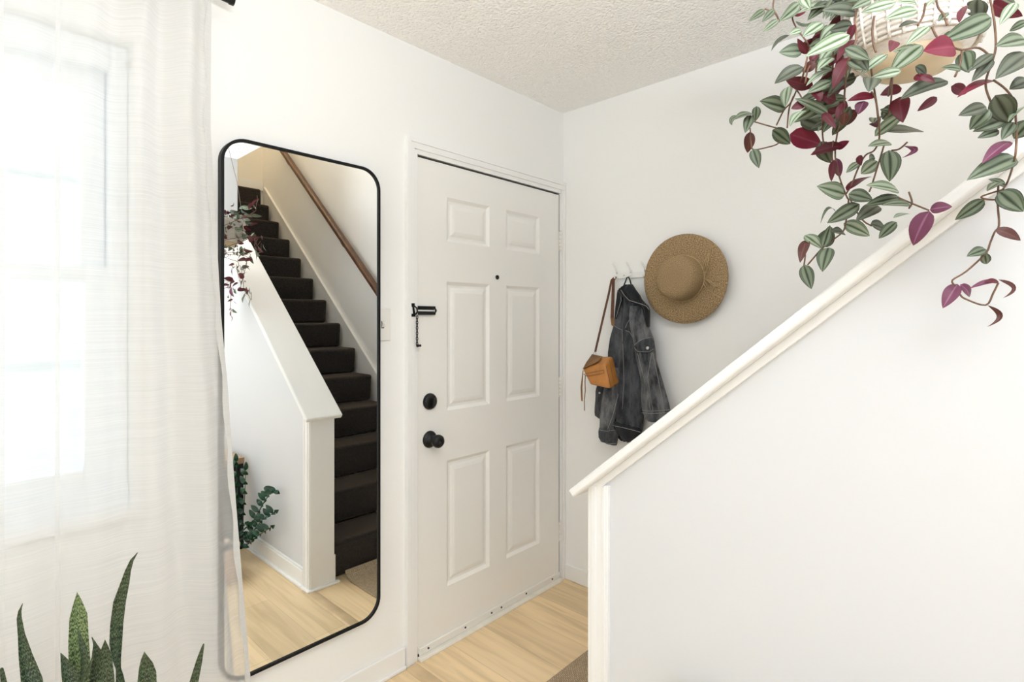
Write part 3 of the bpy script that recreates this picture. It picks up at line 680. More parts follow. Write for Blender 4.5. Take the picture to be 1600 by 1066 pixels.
body = sheet([(450, 968, 990), (462, 966, 1000), (480, 964, 1009), (510, 960, 1013.5), (530, 954.5, 1018), (552, 951.5, 1014), (590, 952, 1010), (620, 953, 1008), (650, 955, 1006), (668, 957.5, 1004), (676, 960, 1002), (683, 963, 996), (690, 972, 987)],
             XJ, .030, [(2.6, .010, .15, .1), (4.3, .004, -.3, .4)], 30)
body.build('body', M['denim'], jk, smooth=True)
fp = sheet([(478, 985, 1008), (495, 984, 1012), (512, 986, 1014.5), (530, 990, 1021.5), (548, 993, 1024), (562, 994.5, 1025.5), (590, 1001, 1034), (620, 1002, 1043), (638, 1002.5, 1048), (642, 1003, 1049.5), (650, 1005, 1048), (658, 1009, 1042), (660, 1013, 1034)],
           XJ-.028, .022, [(2.2, .005, .3, .2), (5, .002, .8, 0)], 24)
fp.build('front_panel', M['deniml'], jk, smooth=True)
sl = sheet([(575, 960, 972), (590, 952, 970), (605, 945, 968), (625, 941, 966.5), (650, 937.5, 962), (664, 937, 958), (672, 936.5, 962)], XJ-.026, .020, [(2, .004, .4, .3)], 18)
sl.build('sleeve', M['deniml'], jk, smooth=True)
cf = sheet([(671, 936, 964), (676, 935.8, 966), (685, 936.2, 965.5), (691, 940, 964.5), (695, 949, 963)], XJ-.027, .022, [(1.5, .002, 0, .2)], 14); cfo = cf.build('cuff', M['denim'], jk, smooth=True)
pk = sheet([(600, 934, 945), (612, 931, 945), (635, 930, 944), (650, 929.5, 943), (655, 936, 944)], XJ-.012, .014, [(1.2, .002, 1.5, 0)], 10); pk.build('placket', M['denim'], jk, smooth=True)
hm = sheet([(659.5, 957, 968), (666, 959, 1000), (675, 962, 1003), (682, 966.5, 998), (689, 978, 988)], XJ-.024, .012, [(1, .002, .2, 0)], 18); hm.build('waistband', M['denimd'], jk, smooth=True)
# collar
co = sheet([(444.5, 977, 987.5), (448, 971.5, 990), (454, 965.5, 994), (460, 970, 998.5), (468, 978, 1003), (473, 987, 1007), (478, 1002, 1012), (484, 1006, 1014.7), (495, 1009, 1014.5), (511, 1011.5, 1014)], XJ-.036, .020, [(1.6, .004, .2, .1)], 22)
coo = co.build('collar', M['denimd'], jk, smooth=True)
lp = sheet([(455, 964.5, 970), (464, 964, 973), (475, 962.5, 971), (486, 961.5, 967), (498, 961, 963)], XJ-.030, .010, [], 10); lp.build('lapel', M['denimd'], jk, smooth=True)
fl = sheet([(528, 1008, 1017), (533, 999, 1022), (538, 992, 1023), (543, 990.5, 1022.5), (548, 993, 1019), (551, 996, 1014)], XJ-.056, .008, [], 16); flo = fl.build('pocket_flap', M['denim'], jk, smooth=True)
lo = MB(); lo.tube([at_x(px, py, XJ-.02) for px, py in ((974, 448), (977, 441), (979.5, 434), (982, 433), (984, 437), (987.5, 449))], .0032, 8); lo.build('hanging_loop', M['denimd'], jk)
def button(px, py, x, r_, m_, par):
    p = at_x(px, py, x); k = MB(); k.lathe([(0, 0), (r_, 0), (r_, .002), (r_*.7, .0035), (0, .0035)], lambda a_, b_, h: (p.x-h, p.y+a_, p.z+b_), 16); k.build('button', M[m_], par)
button(1012, 544, XJ-.067, .0075, 'button', flo); button(953.5, 687.5, XJ-.050, .007, 'buttond', cfo); button(937, 614, XJ-.028, .005, 'button', jk)
sm_ = MB()
def seam(pts, x, r_=.0009): sm_.tube([at_x(px, py, x) for px, py in pts], r_, 5)
seam([(970, 453), (975, 461), (983, 469.5), (995, 473), (1003, 475.5), (1010, 478.5), (1014, 484)], XJ-.059, .0013)
seam([(970, 456), (970.5, 470), (968, 478), (962.5, 496)], XJ-.042, .0013)
seam([(991, 540), (997, 534), (1006, 529.5), (1016, 527.5)], XJ-.066); seam([(991, 543), (996, 549), (1005, 550), (1015, 550), (1021, 545)], XJ-.065)
seam([(960, 509), (966, 513), (973, 516)], XJ-.034); seam([(976, 516), (980, 505), (986, 496)], XJ-.040); seam([(976, 516), (984, 519), (988, 526)], XJ-.040)
seam([(1003, 641), (1015, 642.5), (1030, 642), (1047, 640.5)], XJ-.052); seam([(1003, 645), (1015, 646.5), (1030, 646), (1047, 644.5)], XJ-.052)
seam([(996, 552), (1006, 590), (1016, 641)], XJ-.053); seam([(1018, 552), (1012, 590), (1020, 641)], XJ-.054); seam([(1020, 552), (1030, 600), (1038, 641)], XJ-.050)
seam([(957, 665), (972, 668), (988, 672), (1001, 675.5)], XJ-.038, .0013); seam([(937, 672), (948, 674), (961, 672)], XJ-.049); seam([(966, 616), (958, 648), (949, 672)], XJ-.048, .0013)
seam([(972, 516), (974, 560), (975, 600), (972, 640)], XJ-.042); seam([(937, 690), (950, 693.5), (962, 693.5)], XJ-.050)
sm_.build('stitching', M['stitch'], jk)

# ================================================================== HANDBAG
bg = thing('handbag', 'small tan leather crossbody bag with brown strap hanging on the left hook', 'handbag', (-.08, -.28, 1.03))
XF, XK = -.170, -.095
P_ = lambda px, py, x: at_x(px, py, x)
k = MB()
f0, f1, f2, f3 = P_(922, 602, XF), P_(953, 608.5, XF), P_(945.5, 568.5, XF), P_(909, 577.5, XF)
b1, b2 = P_(968.5, 600, XK), P_(958.5, 556.5, XK); b3 = P_(924, 556, XK); b0 = b3+(b1-b2)*.92
b0.y = min(b0.y, f0.y+.05)
k.hexa([f0, f1, b1, b0, f3, f2, b2, b3]); bo = k.build('pouch', M['tan'], bg, bevel=.011, seg=4)
# darker flap on top, zips, seams
tf = MB(); n0 = .004
tf.hexa([P_(909.5, 578, XF-.004), P_(916, 566, XF+.02), P_(925, 553.5, XK-.005), P_(923, 558, XK), P_(912, 575.5, XF-.008), P_(934, 566, XF+.01), P_(942, 557, XK), P_(925, 553, XK-.002)])
tf.build('top_flap', M['tandk'], bg, bevel=.004)
k = MB(); k.tube([P_(x, y, XF-.003) for x, y in ((912, 585), (918, 583.5), (930, 581), (943, 578.5), (944, 583), (932, 585.5), (917, 588), (912, 585))], .0012, 6); k.build('zip_piping', M['tandk'], bg)
k = MB(); k.tube([P_(x, y, XF-.001) for x, y in ((947, 572), (950, 585), (954, 603))], .0014, 6); k.tube([P_(x, y, (XF+XK)/2) for x, y in ((952.5, 563), (956.5, 585), (960.5, 604))], .0014, 6); k.build('seam_piping', M['tandk'], bg)
hk = Vector((-.026, HYC[0], 1.555))
ring = P_(929.5, 553.5, XK-.004)
k = MB(); pts = [P_(930, 550, XK-.004), P_(936, 524, -.085), P_(944, 490, -.065), P_(951, 460, -.046), P_(955.5, 438, -.030), hk+Vector((0, .002, .006))]
k.ribbon(pts, .0105, .003, (0, 1, 0)); 
pts = [hk+Vector((0, -.002, .006)), P_(958.5, 438, -.036), P_(957.5, 470, -.058), P_(956.5, 497, -.060), P_(958, 508, -.060)]
k.ribbon(pts, [.013, .014, .016, .018, .017], .003, (0, 1, 0)); k.build('strap', M['strapb'], bg)
k = MB(); k.hexa([P_(953.5, 496, -.066), P_(960.5, 498, -.066), P_(960.5, 498, -.060), P_(953.5, 496, -.060), P_(956.5, 509.5, -.066), P_(959, 510, -.066), P_(959, 510, -.060), P_(956.5, 509.5, -.060)]); k.build('strap_tab', M['tandk'], bg)
k = MB(); k.tube([ring+Vector((0, .008*math.cos(t*math.pi/8), .008*math.sin(t*math.pi/8))) for t in range(16)], .0018, 6, close=True); k.build('ring', M['steel'], bg)
k = MB(); k.ribbon([P_(911, 579, XF-.004), P_(910, 590, XF-.004), P_(908.5, 606, XF), P_(909, 620, XF), P_(909.5, 627, XF)], [.003, .006, .009, .009, .008], .002, (0, 1, 0))
k.ribbon([P_(914.5, 586, XF-.004), P_(914, 598, XF-.004), P_(914.5, 610, XF), P_(913, 625, XF), P_(913.5, 642, XF)], [.004, .005, .004, .004, .0035], .002, (.3, 1, 0)); k.build('tassel', M['tandk'], bg)

# ================================================================== HANGING INCH PLANT
PC = Vector((-1.125, -1.615, 1.77))
hp_ = thing('hanging_plant', 'striped purple and green trailing plant in a woven hanging basket by the stairs', 'hanging plant', PC)
pf = lambda a_, b_, h: (PC.x+a_, PC.y+b_, PC.z+h)
k = MB(); k.lathe([(0, .0), (.035, .0), (.052, .006), (.064, .022), (.068, .034), (.060, .034), (0, .03)], pf, 40); k.build('basket_base', M['basketb'], hp_, smooth=True)
k = MB(); k.lathe([(.066, .028), (.082, .036), (.092, .055), (.097, .08), (.098, .11), (.095, .14), (.092, .158), (.086, .158), (.086, .14), (.080, .06), (.06, .035)], pf, 56); kb_ = k.build('basket', M['basketw'], hp_, smooth=True)
k = MB()
for q in range(15):
    zz = .040+q*.0082; rr = .0865+.0125*math.sin(min(1, (zz-.03)/.075)*math.pi/2)
    k.tube([pf((rr+.0006*((t+q) % 2))*math.cos(t*math.pi/36), (rr+.0006*((t+q) % 2))*math.sin(t*math.pi/36), zz) for t in range(72)], .0030, 6, close=True)
for t in range(30):
    a_ = 2*math.pi*t/30; k.tube([pf((.0895+.0125*math.sin(min(1, (zz-.03)/.075)*math.pi/2))*math.cos(a_), (.0895+.0125*math.sin(min(1, (zz-.03)/.075)*math.pi/2))*math.sin(a_), zz) for zz in (.036, .05, .07, .1, .13, .156)], .0024, 5)
k.build('weave', M['rope'], kb_)
k = MB(); k.lathe([(.086, .142), (.05, .150), (0, .152)], pf, 32); k.build('soil', M['soil'], hp_)
k = MB(); top = Vector((PC.x, PC.y, H-.03))
for t in range(3):
    a_ = 2*math.pi*t/3+.5; k.tube([pf(.094*math.cos(a_), .094*math.sin(a_), .15), pf(.06*math.cos(a_), .06*math.sin(a_), .38), top], .0016, 6)
k.build('hanging_cord', M['cord'], hp_)
k = MB(); k.lathe([(0, 0), (.018, 0), (.016, -.006), (.004, -.008)], lambda a_, b_, h: (PC.x+a_, PC.y+b_, H+h), 16); k.tube([(PC.x, PC.y, H-.006), (PC.x, PC.y, H-.016), (PC.x+.008, PC.y, H-.024), (PC.x+.006, PC.y, H-.034), (PC.x-.004, PC.y, H-.036), (PC.x-.007, PC.y, H-.028)], .0022, 6); k.build('ceiling_hook', M['steel'], hp_)

def wallt(px): u = (px-800)/FPX; return (-1.003-CAM.x)/(.7293+.6842*u)
def tdef(px, py):
    t = .93+.0009*(1430-px) if px < 1430 else .93-.0003*(px-1430)
    if px < 1430: t = .93+.00095*(1430-px)
    if py < 128 and 1318 < px < 1512: t = .79
    elif px >= 1500 and py < 262: t = .80
    elif py < 200 and px > 1250: t = min(t, .93)
    if py > 250 or px > 1430: t = min(t, wallt(px)-.012)
    return t
def leaf(mb, B, Tp, w_, kind, arch=.12, roll=0.0, mid=None):
    ax = Tp-B; Ln = ax.length; axn = ax.normalized()
    view = (CAM-(B+Tp)/2).normalized(); up = Vector((0, 0, 1))
    nrm = (view*.8+up*.35+Vector((random.uniform(-.3, .3), random.uniform(-.3, .3), 0)))
    nrm = (nrm-axn*nrm.dot(axn)).normalized()
    side = axn.cross(nrm); a_ = roll
    nrm, side = nrm*math.cos(a_)+side*math.sin(a_), side*math.cos(a_)-nrm*math.sin(a_)
    if mid is None: mid = (B+Tp)/2+nrm*arch*Ln
    ns_, nc = 10, 6; vs = []; uvs = []; fs = []
    for i in range(ns_+1):
        s = i/ns_; c_ = B*(1-s)**2+mid*2*s*(1-s)+Tp*s*s
        tg = ((mid-B)*(1-s)+(Tp-mid)*s).normalized(); sd = (side-tg*side.dot(tg)).normalized(); nn = sd.cross(tg)
        if nn.dot(nrm) < 0: nn = -nn
        prof = (math.sin(math.pi*min(1, s**.72)))**.80 if 0 < s < 1 else 0
        hw_ = w_/2*max(prof, .03 if s < 1 else 0.005)
        for j in range(nc+1):
            u = j/nc; q = 2*u-1
            vs.append(c_+sd*hw_*q+nn*hw_*(.30*abs(q)-.10*q*q)+nn*.04*hw_*math.sin(9*s+3*q)); uvs.append((u, s))
    for i in range(ns_):
        for j in range(nc):
            p0 = i*(nc+1)+j; F_ = (p0, p0+1, p0+nc+2, p0+nc+1); fs.append(F_)
    # orientation: front faces the hint normal for G/L/D, the underside for the purple kinds
    a0, a1, a2 = vs[fs[len(fs)//2][0]], vs[fs[len(fs)//2][1]], vs[fs[len(fs)//2][2]]
    fn_ = (a1-a0).cross(a2-a1); front = fn_.dot(nrm) > 0
    want = kind in 'LGD'
    if front != want: fs = [tuple(reversed(f_)) for f_ in fs]
    mb.add(vs, fs, LEAFK.index(kind), uvs, smooth=True)

LV = [ # base px, tip px, width px, kind
(1195,16,1169,34,9,'G'),(1210,15,1190,35,10,'G'),(1217,31,1192,50,10,'L'),(1249,6,1217,34,17,'L'),(1255,-8,1266,14,17,'L'),(1240,24,1259,18,13,'C'),
(1252,47,1233,54,11,'L'),(1254,80,1217,82,22,'G'),(1262,84,1246,60,10,'P'),(1286,36,1254,58,20,'L'),(1337,20,1284,16,24,'D'),(1332,40,1296,48,20,'D'),
(1295,63,1261,76,15,'L'),(1328,55,1257,89,25,'L'),(1300,90,1277,110,18,'L'),(1255,105,1210,131,23,'D'),(1274,98,1254,113,14,'B'),(1302,92,1296,104,11,'P'),
(1245,128,1268,138,13,'L'),(1302,110,1259,135,15,'L'),(1300,127,1261,146,16,'L'),(1305,105,1313,129,15,'P'),(1316,94,1323,123,18,'G'),(1320,75,1359,94,17,'G'),
(1324,92,1351,109,22,'G'),(1320,130,1294,147,21,'P'),(1232,135,1227,168,17,'L'),(1227,169,1187,158,26,'G'),(1177,178,1145,188,15,'G'),(1182,166,1180,190,12,'G'),
(1173,180,1164,208,14,'G'),(1172,206,1168,239,15,'B'),(1177,233,1186,263,15,'G'),(1207,203,1235,225,21,'G'),(1234,210,1284,226,30,'C'),(1250,185,1293,199,28,'D'),
(1257,173,1234,198,16,'L'),(1258,162,1236,170,13,'P'),(1283,221,1298,255,24,'D'),(1307,233,1327,220,12,'C'),(1303,250,1299,284,10,'P'),(1307,247,1312,277,13,'Q'),
(1286,177,1306,201,11,'P'),(1317,160,1306,189,9,'P'),(1320,175,1318,196,13,'B'),(1366,150,1324,158,15,'C'),(1350,158,1341,179,17,'Q'),(1344,254,1322,270,11,'L'),
(1371,252,1345,272,20,'L'),(1342,243,1346,259,9,'P'),(1323,298,1363,276,19,'P'),(1400,4,1345,20,18,'L'),(1433,16,1381,31,18,'L'),(1433,7,1401,4,11,'L'),
(1434,34,1404,43,17,'D'),(1452,41,1415,71,15,'L'),(1441,71,1391,113,29,'L'),(1429,75,1395,81,12,'L'),(1387,85,1344,118,17,'L'),(1408,111,1360,122,16,'L'),
(1398,64,1390,82,15,'P'),(1492,74,1442,80,36,'C'),(1549,28,1466,67,31,'G'),(1494,54,1467,64,15,'G'),(1507,80,1514,114,24,'G'),(1528,-2,1526,29,34,'D'),
(1587,4,1562,39,16,'L'),(1508,9,1499,36,12,'P'),(1603,62,1555,73,28,'G'),(1606,34,1577,49,13,'G'),(1552,84,1511,113,15,'D'),(1551,92,1518,128,16,'D'),
(1608,84,1555,124,34,'D'),(1610,127,1577,140,26,'D'),(1553,126,1495,153,16,'C'),(1486,135,1510,146,16,'P'),(1481,127,1406,156,31,'D'),(1464,152,1433,174,12,'P'),
(1409,138,1375,149,18,'P'),(1405,152,1411,192,26,'P'),(1362,121,1357,144,24,'D'),(1338,78,1357,111,18,'D'),(1430,104,1447,119,14,'D'),(1501,109,1470,106,10,'G'),
(1439,119,1461,129,10,'P'),(1367,213,1415,176,18,'L'),(1384,206,1444,206,29,'D'),(1392,224,1356,229,17,'L'),(1389,235,1390,284,27,'G'),(1392,176,1375,171,11,'G'),
(1541,167,1497,181,21,'D'),(1546,171,1515,203,23,'G'),(1571,186,1520,206,23,'G'),(1561,204,1527,216,14,'G'),(1555,149,1579,192,33,'D'),(1608,164,1575,191,16,'L'),
(1610,189,1584,217,25,'G'),(1584,191,1565,219,18,'G'),(1578,221,1534,256,19,'Q'),(1587,246,1510,282,31,'G'),(1561,299,1599,331,30,'G'),(1538,312,1492,344,19,'G'),
(1565,285,1542,299,14,'G'),(1571,290,1544,280,10,'G'),(1555,359,1595,376,17,'B'),(1541,390,1510,401,16,'G'),(1538,395,1541,413,12,'G'),(1496,444,1473,482,20,'Q'),
(1500,445,1515,464,14,'Q'),(1559,439,1515,451,9,'Q'),(1560,440,1538,440,9,'P'),(1320,304,1276,291,26,'L'),(1326,303,1364,313,21,'G'),(1404,299,1353,290,22,'L'),
(1407,309,1352,321,19,'G'),(1422,320,1377,321,13,'G'),(1343,319,1292,349,21,'G'),(1373,322,1337,346,22,'D'),(1318,349,1359,369,22,'L'),(1360,351,1385,361,20,'D'),
(1401,347,1373,373,17,'G'),(1421,334,1396,341,13,'L'),(1452,330,1427,384,29,'Q'),(1453,328,1488,323,18,'Q'),(1257,368,1285,389,21,'L'),(1283,386,1300,355,23,'G'),
(1286,386,1297,352,14,'G'),(1319,364,1297,362,15,'D'),(1261,375,1250,411,14,'B'),(1295,387,1285,425,23,'G'),(1256,414,1268,452,19,'G'),(1428,120,1452,123,10,'C'),
(1360,0,1330,14,14,'G'),(1300,-6,1330,12,16,'L'),(1310,4,1290,30,12,'G'),(1470,-6,1448,12,14,'L'),(1560,-4,1590,12,16,'D'),(1480,20,1466,34,10,'G'),
(1302,88,1318,112,14,'P'),(1266,96,1280,82,12,'P'),(1336,38,1326,64,12,'P'),(1270,140,1282,160,16,'P'),(1284,150,1306,158,18,'P')]
fol = MB()
CAMD = lambda px, py: tdef(px, py)
for (bx, by, tx, ty, w_, kd) in LV:
    tb_ = tdef(bx, by)+random.uniform(-.012, .012); dt = random.uniform(-.022, .022)
    tt = tb_+dt
    lim = min(wallt(bx), wallt(tx))-.006
    if by > 250: tb_, tt = min(tb_, lim), min(tt, lim)
    B, Tp = at_t(bx, by, tb_), at_t(tx, ty, tt); L2 = math.hypot(bx-tx, by-ty)
    leaf(fol, B, Tp, (w_+1.5)/FPX*tb_, kd, arch=random.uniform(.06, .2), roll=random.uniform(-.3, .3))
# curled leaves
for pts, w_, kd in ([(1233,55),(1213,60),(1205,80)],5,'D'), ([(1243,33),(1256,46),(1268,34)],4,'G'), ([(1152,181),(1138,186),(1144,196)],6,'G'), ([(1412,228),(1448,232),(1409,247)],7,'Q'), ([(1306,331),(1292,312),(1282,350)],4,'G'), ([(1560,437),(1604,448),(1567,466)],5,'B'), ([(1543,477),(1582,494),(1542,511)],6,'B'):
    t_ = tdef(*pts[0]); t_ = min(t_, wallt(max(p[0] for p in pts))-.006) if pts[0][1] > 250 else t_
    q = [at_t(*p, t_) for p in pts]; leaf(fol, q[0], q[2], w_/FPX*t_*1.3, kd, mid=q[1])
# leaves over the rim and the far side of the basket (seen in the mirror)
for q in range(124):
    a_ = random.uniform(0, 2*math.pi); r_ = random.uniform(.03, .13); h = random.uniform(.15, .20) if r_ < .09 else random.uniform(.06, .17)
    if q > 100: a_ = random.uniform(.1, 2.2); r_ = random.uniform(.10, .15); h = random.uniform(-.12, .14)
    B = Vector(pf(r_*math.cos(a_), r_*math.sin(a_), h))
    px_ = (B-CAM).dot(RT)/(B-CAM).dot(FW)*FPX+800; py_ = HY-(B-CAM).z/(B-CAM).dot(FW)*FPX
    if py_ > 4 and q <= 100: B.z += .06
    if q > 100 and B.x > -1.06: B.x = -1.06
    dr_ = Vector((math.cos(a_+random.uniform(-.6, .6)), math.sin(a_+random.uniform(-.6, .6)), random.uniform(-.7, .4))).normalized()*random.uniform(.04, .065)
    e2 = B+dr_
    if e2.x > -1.02 and e2.z < 1.70: continue
    nrm_k = random.choice('LGGDPC') if h > .1 else random.choice('GDGLPB')
    leaf(fol, B, e2, random.uniform(.018, .026), nrm_k, arch=.2, roll=random.uniform(-.8, .8))
for q in range(34):
    a_ = random.uniform(.7, 2.5); r_ = random.uniform(.098, .125); h = random.uniform(-.03, .16)
    B = Vector(pf(r_*math.cos(a_), r_*math.sin(a_), h)); e2 = B+Vector((math.cos(a_+random.uniform(-.9, .9))*.6, math.sin(a_)*.6, random.uniform(-1, .1))).normalized()*random.uniform(.04, .065)
    leaf(fol, B, e2, random.uniform(.02, .028), random.choice('GLDPGB'), arch=.2, roll=random.uniform(-.8, .8))
fo = fol.build('foliage', [LEAFM[q] for q in LEAFK], hp_, fixn=False)
ST = [[(1345,-12),(1336,30),(1338,60),(1325,100),(1320,140),(1318,170),(1308,210),(1305,245),(1312,278),(1322,305),(1326,312)],
 [(1360,100),(1366,140),(1372,180),(1374,215),(1366,235),(1352,243),(1340,265),(1331,288),(1322,303)],
 [(1381,228),(1372,258),(1362,290),(1358,300)],[(1388,150),(1394,120),(1392,160),(1388,180)],[(1404,309),(1425,318),(1452,329)],[(1328,310),(1338,330),(1350,346),(1362,353)],
 [(1326,312),(1322,345),(1317,362),(1300,376),(1283,390),(1262,414)],[(1258,382),(1258,400),(1256,416)],
 [(1250,5),(1238,25),(1245,45),(1258,62),(1264,75),(1260,95),(1254,120),(1245,140),(1236,160),(1225,172),(1213,196)],[(1213,200),(1195,195),(1178,190)],[(1172,200),(1174,225),(1178,234),(1200,230),(1213,226),(1220,220)],
 [(1195,14),(1210,20),(1217,33)],[(1210,-8),(1208,12),(1214,24),(1218,34)],[(1241,136),(1250,148),(1258,165)],[(1240,150),(1233,170),(1230,200)],[(1270,95),(1262,110),(1258,130)],[(1290,40),(1300,60),(1302,90),(1300,120)],[(1275,95),(1275,120)],
 [(1286,165),(1285,205),(1287,225)],[(1361,143),(1368,155),(1372,185)],[(1545,-12),(1553,30),(1556,70),(1551,95),(1542,120),(1541,140),(1553,170)],[(1366,25),(1363,50),(1365,70),(1369,82)],[(1462,-5),(1466,12),(1474,22),(1480,40)],
 [(1446,5),(1442,25),(1434,40)],[(1503,80),(1500,100),(1492,120)],[(1552,125),(1572,140),(1584,160),(1588,200),(1588,225),(1585,250),(1575,283),(1567,296)],[(1551,92),(1530,75),(1502,78),(1480,70)],
 [(1560,285),(1559,320),(1561,352),(1554,363),(1547,380),(1540,396),(1510,424),(1488,438),(1493,447)],[(1565,297),(1548,302),(1533,308),(1545,312),(1568,312)],[(1500,460),(1508,467),(1540,477),(1552,458),(1560,442)],
 [(1393,235),(1405,233),(1418,222)],[(1456,42),(1462,55),(1468,62)],[(1420,300),(1425,316),(1420,326)],[(1302,220),(1300,245),(1304,258)]]
sm2 = MB()
for pl_ in ST:
    pts = []
    for px, py in pl_:
        t_ = tdef(px, py); pts.append(at_t(px, py, t_+.002 if py < 250 else min(t_, wallt(px)-.004)))
    # smooth
    dn = []
    for i in range(len(pts)-1):
        p0, p1, p2, p3 = pts[max(i-1, 0)], pts[i], pts[i+1], pts[min(i+2, len(pts)-1)]
        for s in (0, .25, .5, .75): dn.append(.5*((2*p1)+(p2-p0)*s+(2*p0-5*p1+4*p2-p3)*s*s+(3*p1-p0-3*p2+p3)*s**3))
    dn.append(pts[-1]); sm2.tube(dn, .0015, 6)
sm2.build('vine_stems', M['stem'], hp_)

# ================================================================== SNAKE PLANT
SP = Vector((-2.035, -.46, 0))
sp_ = thing('snake_plant', 'dark green snake plant with upright blades in front of the curtain', 'potted plant', SP)
sf = lambda a_, b_, h: (SP.x+a_, SP.y+b_, SP.z+h)
k = MB(); k.lathe([(0, .0), (.095, .0), (.11, .02), (.13, .22), (.132, .26), (.122, .26), (.118, .22), (0, .22)], sf, 40); k.build('pot', M['potgrey'], sp_, smooth=True)
k = MB(); k.lathe([(.119, .232), (.06, .24), (0, .242)], sf, 24); k.build('soil', M['soil'], sp_)
SB = [ # list of (px,py,width px); t; material
([(34.9,944.6,1),(31,955,4),(30,966,6),(33.5,992,8.5),(40,1026,16),(50,1066,25)],1.12,0),
([(120.6,926.6,1),(121.5,940,10),(122.6,963.5,22),(122.8,1000,25),(125,1052,27),(128,1090,27)],1.13,1),
([(121.5,983,1),(127,1003,7),(132,1022,9.5),(132,1045,9),(128,1064,8)],1.10,0),
([(95,1021,1),(99,1030,7),(104,1042,14),(113.5,1065,25),(122,1090,30)],1.10,0),
([(143.5,996,1),(148,1006,4),(151,1018,11),(150,1040,13),(150,1066,16)],1.12,0),
([(164,1001,1),(164,1012,9),(164,1028,17),(165,1060,22),(166,1090,23)],1.11,0),
([(214,865,1.5),(206,876,5),(200,892,8),(195,912,12),(187,940,16.5),(182.5,975,17),(181,1005,16.5),(182.5,1030,11),(185,1045,6.5),(187,1058,10),(190,1090,16)],1.14,2),
([(225.5,1020,1),(226,1028,9),(228,1040,18),(230,1055,24),(229,1085,27)],1.10,0),
([(317.8,1008,3),(314.5,1020,6),(311,1034,9),(303,1066,12.5),(296,1090,15)],1.15,0),
([(2.5,1045,4),(4,1055,6),(6,1066,7),(9,1090,12)],1.12,0),
([(146,1022,1),(140,1042,4),(135,1054,5),(129,1066,5)],1.09,0)]
SN = [MB(), MB()]
for pts, t_, mk in SB:
    P3 = [(at_t(x, y, t_+.0006*(i-2)), w_/FPX*t_) for i, (x, y, w_) in enumerate(pts)]
    last, lw = P3[-1]; foot = Vector((SP.x+max(-.085, min(.085, (last.x-SP.x)*.55)), SP.y+max(-.07, min(.07, (last.y-SP.y)*.5)), .23))
    for q in (1, 2, 3, 4): f_ = q/4; P3.append((last.lerp(foot, f_), lw*(1-.45*f_)+.004))
    vs = []; uvs = []; fs = []; nc = 6; acc = 0
    for i, (p, w_) in enumerate(P3):
        if i: acc += (p-P3[i-1][0]).length
        tg = (P3[min(i+1, len(P3)-1)][0]-P3[max(i-1, 0)][0]).normalized(); vw = (CAM-p).normalized(); sd = tg.cross(vw).normalized(); nn = sd.cross(tg).normalized()
        if nn.dot(vw) < 0: nn = -nn
        for j in range(nc+1):
            q = 2*j/nc-1; vs.append(p+sd*w_/2*q-nn*w_*.22*(1-q*q)); uvs.append((j/nc, acc*4.5+t_*7))
        for j in range(nc+1):
            q = 2*j/nc-1; vs.append(p+sd*w_/2*q-nn*(w_*.22*(1-q*q)+.0035*(1-q*q)+.0002)); uvs.append((j/nc, acc*4.5+t_*7))
    ro = 2*(nc+1)
    for i in range(len(P3)-1):
        for j in range(nc):
            a_ = i*ro+j; fs.append((a_, a_+1, a_+ro+1, a_+ro)); b_ = a_+nc+1; fs.append((b_+ro, b_+ro+1, b_+1, b_))
    SN[0].add(vs, fs, 1 if mk == 1 else 0, uvs, smooth=True)
SN[0].build('foliage', [M['snake'], M['snakel']], sp_, fixn=False)

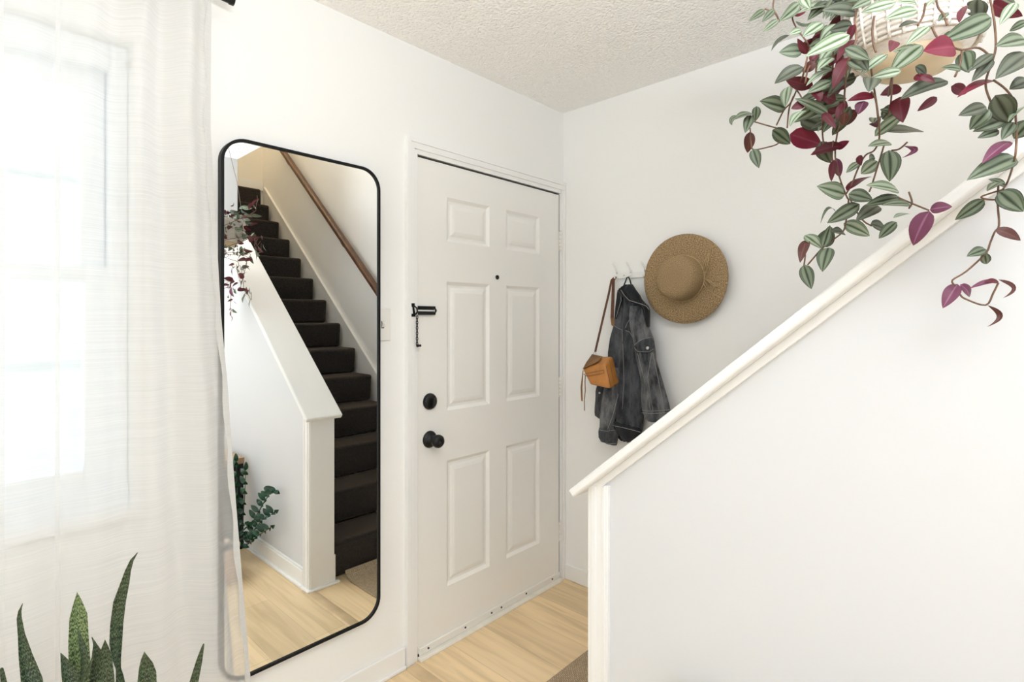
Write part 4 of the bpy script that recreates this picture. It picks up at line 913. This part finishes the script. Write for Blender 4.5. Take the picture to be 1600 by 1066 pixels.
# ================================================================== ZZ PLANT beside the partition + bench end (seen in the mirror)
MY = -.0218
def mir_pt(px, py, x):
    p = at_x(px, py, x); p.y = 2*MY-p.y
    d_ = p-CAM; lim = CAM.z-(1090-HY)/FPX*d_.dot(FW)       # stays below what the room view takes in
    if p.z > lim: p.z = lim
    return p
ZP = Vector((-1.26, -1.335, 0))
zp = thing('zz_plant', 'glossy dark green plant reflected low at the left of the mirror', 'potted plant', ZP)
zf = lambda a_, b_, h: (ZP.x+a_, ZP.y+b_, h)
k = MB(); k.lathe([(0, 0), (.085, 0), (.092, .01), (.104, .15), (.108, .17), (.098, .17), (.09, .14), (0, .14)], zf, 40); k.build('pot', M['terra'], zp, smooth=True)
k = MB(); k.lathe([(.092, .15), (0, .155)], zf, 24); k.build('soil', M['soil'], zp)
zl = MB(); zs_ = MB()
def zleaf(B, Tp, w_):
    ax = (Tp-B); axn = ax.normalized(); nn = Vector((-.3, .9, .3)); nn = (nn-axn*nn.dot(axn)).normalized(); sd = axn.cross(nn); vs = []; fs = []
    for i in range(8):
        s = i/7; c_ = B.lerp(Tp, s)+nn*.1*ax.length*math.sin(math.pi*s); h = w_/2*(math.sin(math.pi*min(1, s**.8))**.7 if 0 < s < 1 else .03)
        for j in range(3): q = j-1; vs.append(c_+sd*h*q+nn*h*.25*abs(q))
    for i in range(7):
        for j in range(2): p0 = i*3+j; fs.append((p0, p0+1, p0+4, p0+3))
    zl.add(vs, fs, smooth=True)
XZ = -1.035
stems = [([(376,872),(396,815),(412,786),(425,766),(431,740)], XZ), ([(375,872),(392,835),(410,812),(430,800)], XZ), ([(374,872),(378,830),(382,780),(384,735)], XZ-.03), ([(373,872),(372,820),(371,770),(369,722)], XZ-.05), ([(374,872),(388,850),(402,838),(424,824)], XZ-.02), ([(372,872),(366,830),(362,780),(358,740)], XZ-.08)]
for pl_, xx in stems:
    pts = [Vector(zf(random.uniform(-.03, .03), random.uniform(-.03, .03), .14))]+[mir_pt(px, py, xx) for px, py in pl_[1:]]
    dn = []
    for i in range(len(pts)-1):
        for s in range(6): dn.append(pts[i].lerp(pts[i+1], s/6))
    dn.append(pts[-1]); zs_.tube(dn, [.005-.003*i/(len(dn)-1) for i in range(len(dn))], 6)
    for i in range(5, len(dn), 2):
        tg = (dn[min(i+1, len(dn)-1)]-dn[max(i-1, 0)]).normalized()
        for sgn in (-1, 1):
            out_ = (tg*.55+Vector((-.25, sgn*.75, random.uniform(-.1, .3)))).normalized(); e2 = dn[i]+out_*random.uniform(.045, .062)
            e2.x = min(e2.x, -1.012); zleaf(dn[i], e2, .026)
    zleaf(dn[-1], dn[-1]+(dn[-1]-dn[-4]).normalized()*.05, .024)
zl.build('foliage', M['zzleaf'], zp, fixn=False); zs_.build('stems', M['zzstem'], zp)
bn = thing('bench', 'low wooden bench with black end panel beside the glossy green plant in the mirror', 'bench', (-1.17, -2.1, 0))
MB().box((-1.34, -2.62, .505), (-1.012, -1.635, .54)).build('top', M['benchwood'], bn, bevel=.003)
for y in (-1.65, -2.60): MB().box((-1.32, y-.012, 0), (-1.016, y+.012, .505)).build('end_panel', M['black'], bn, bevel=.002)
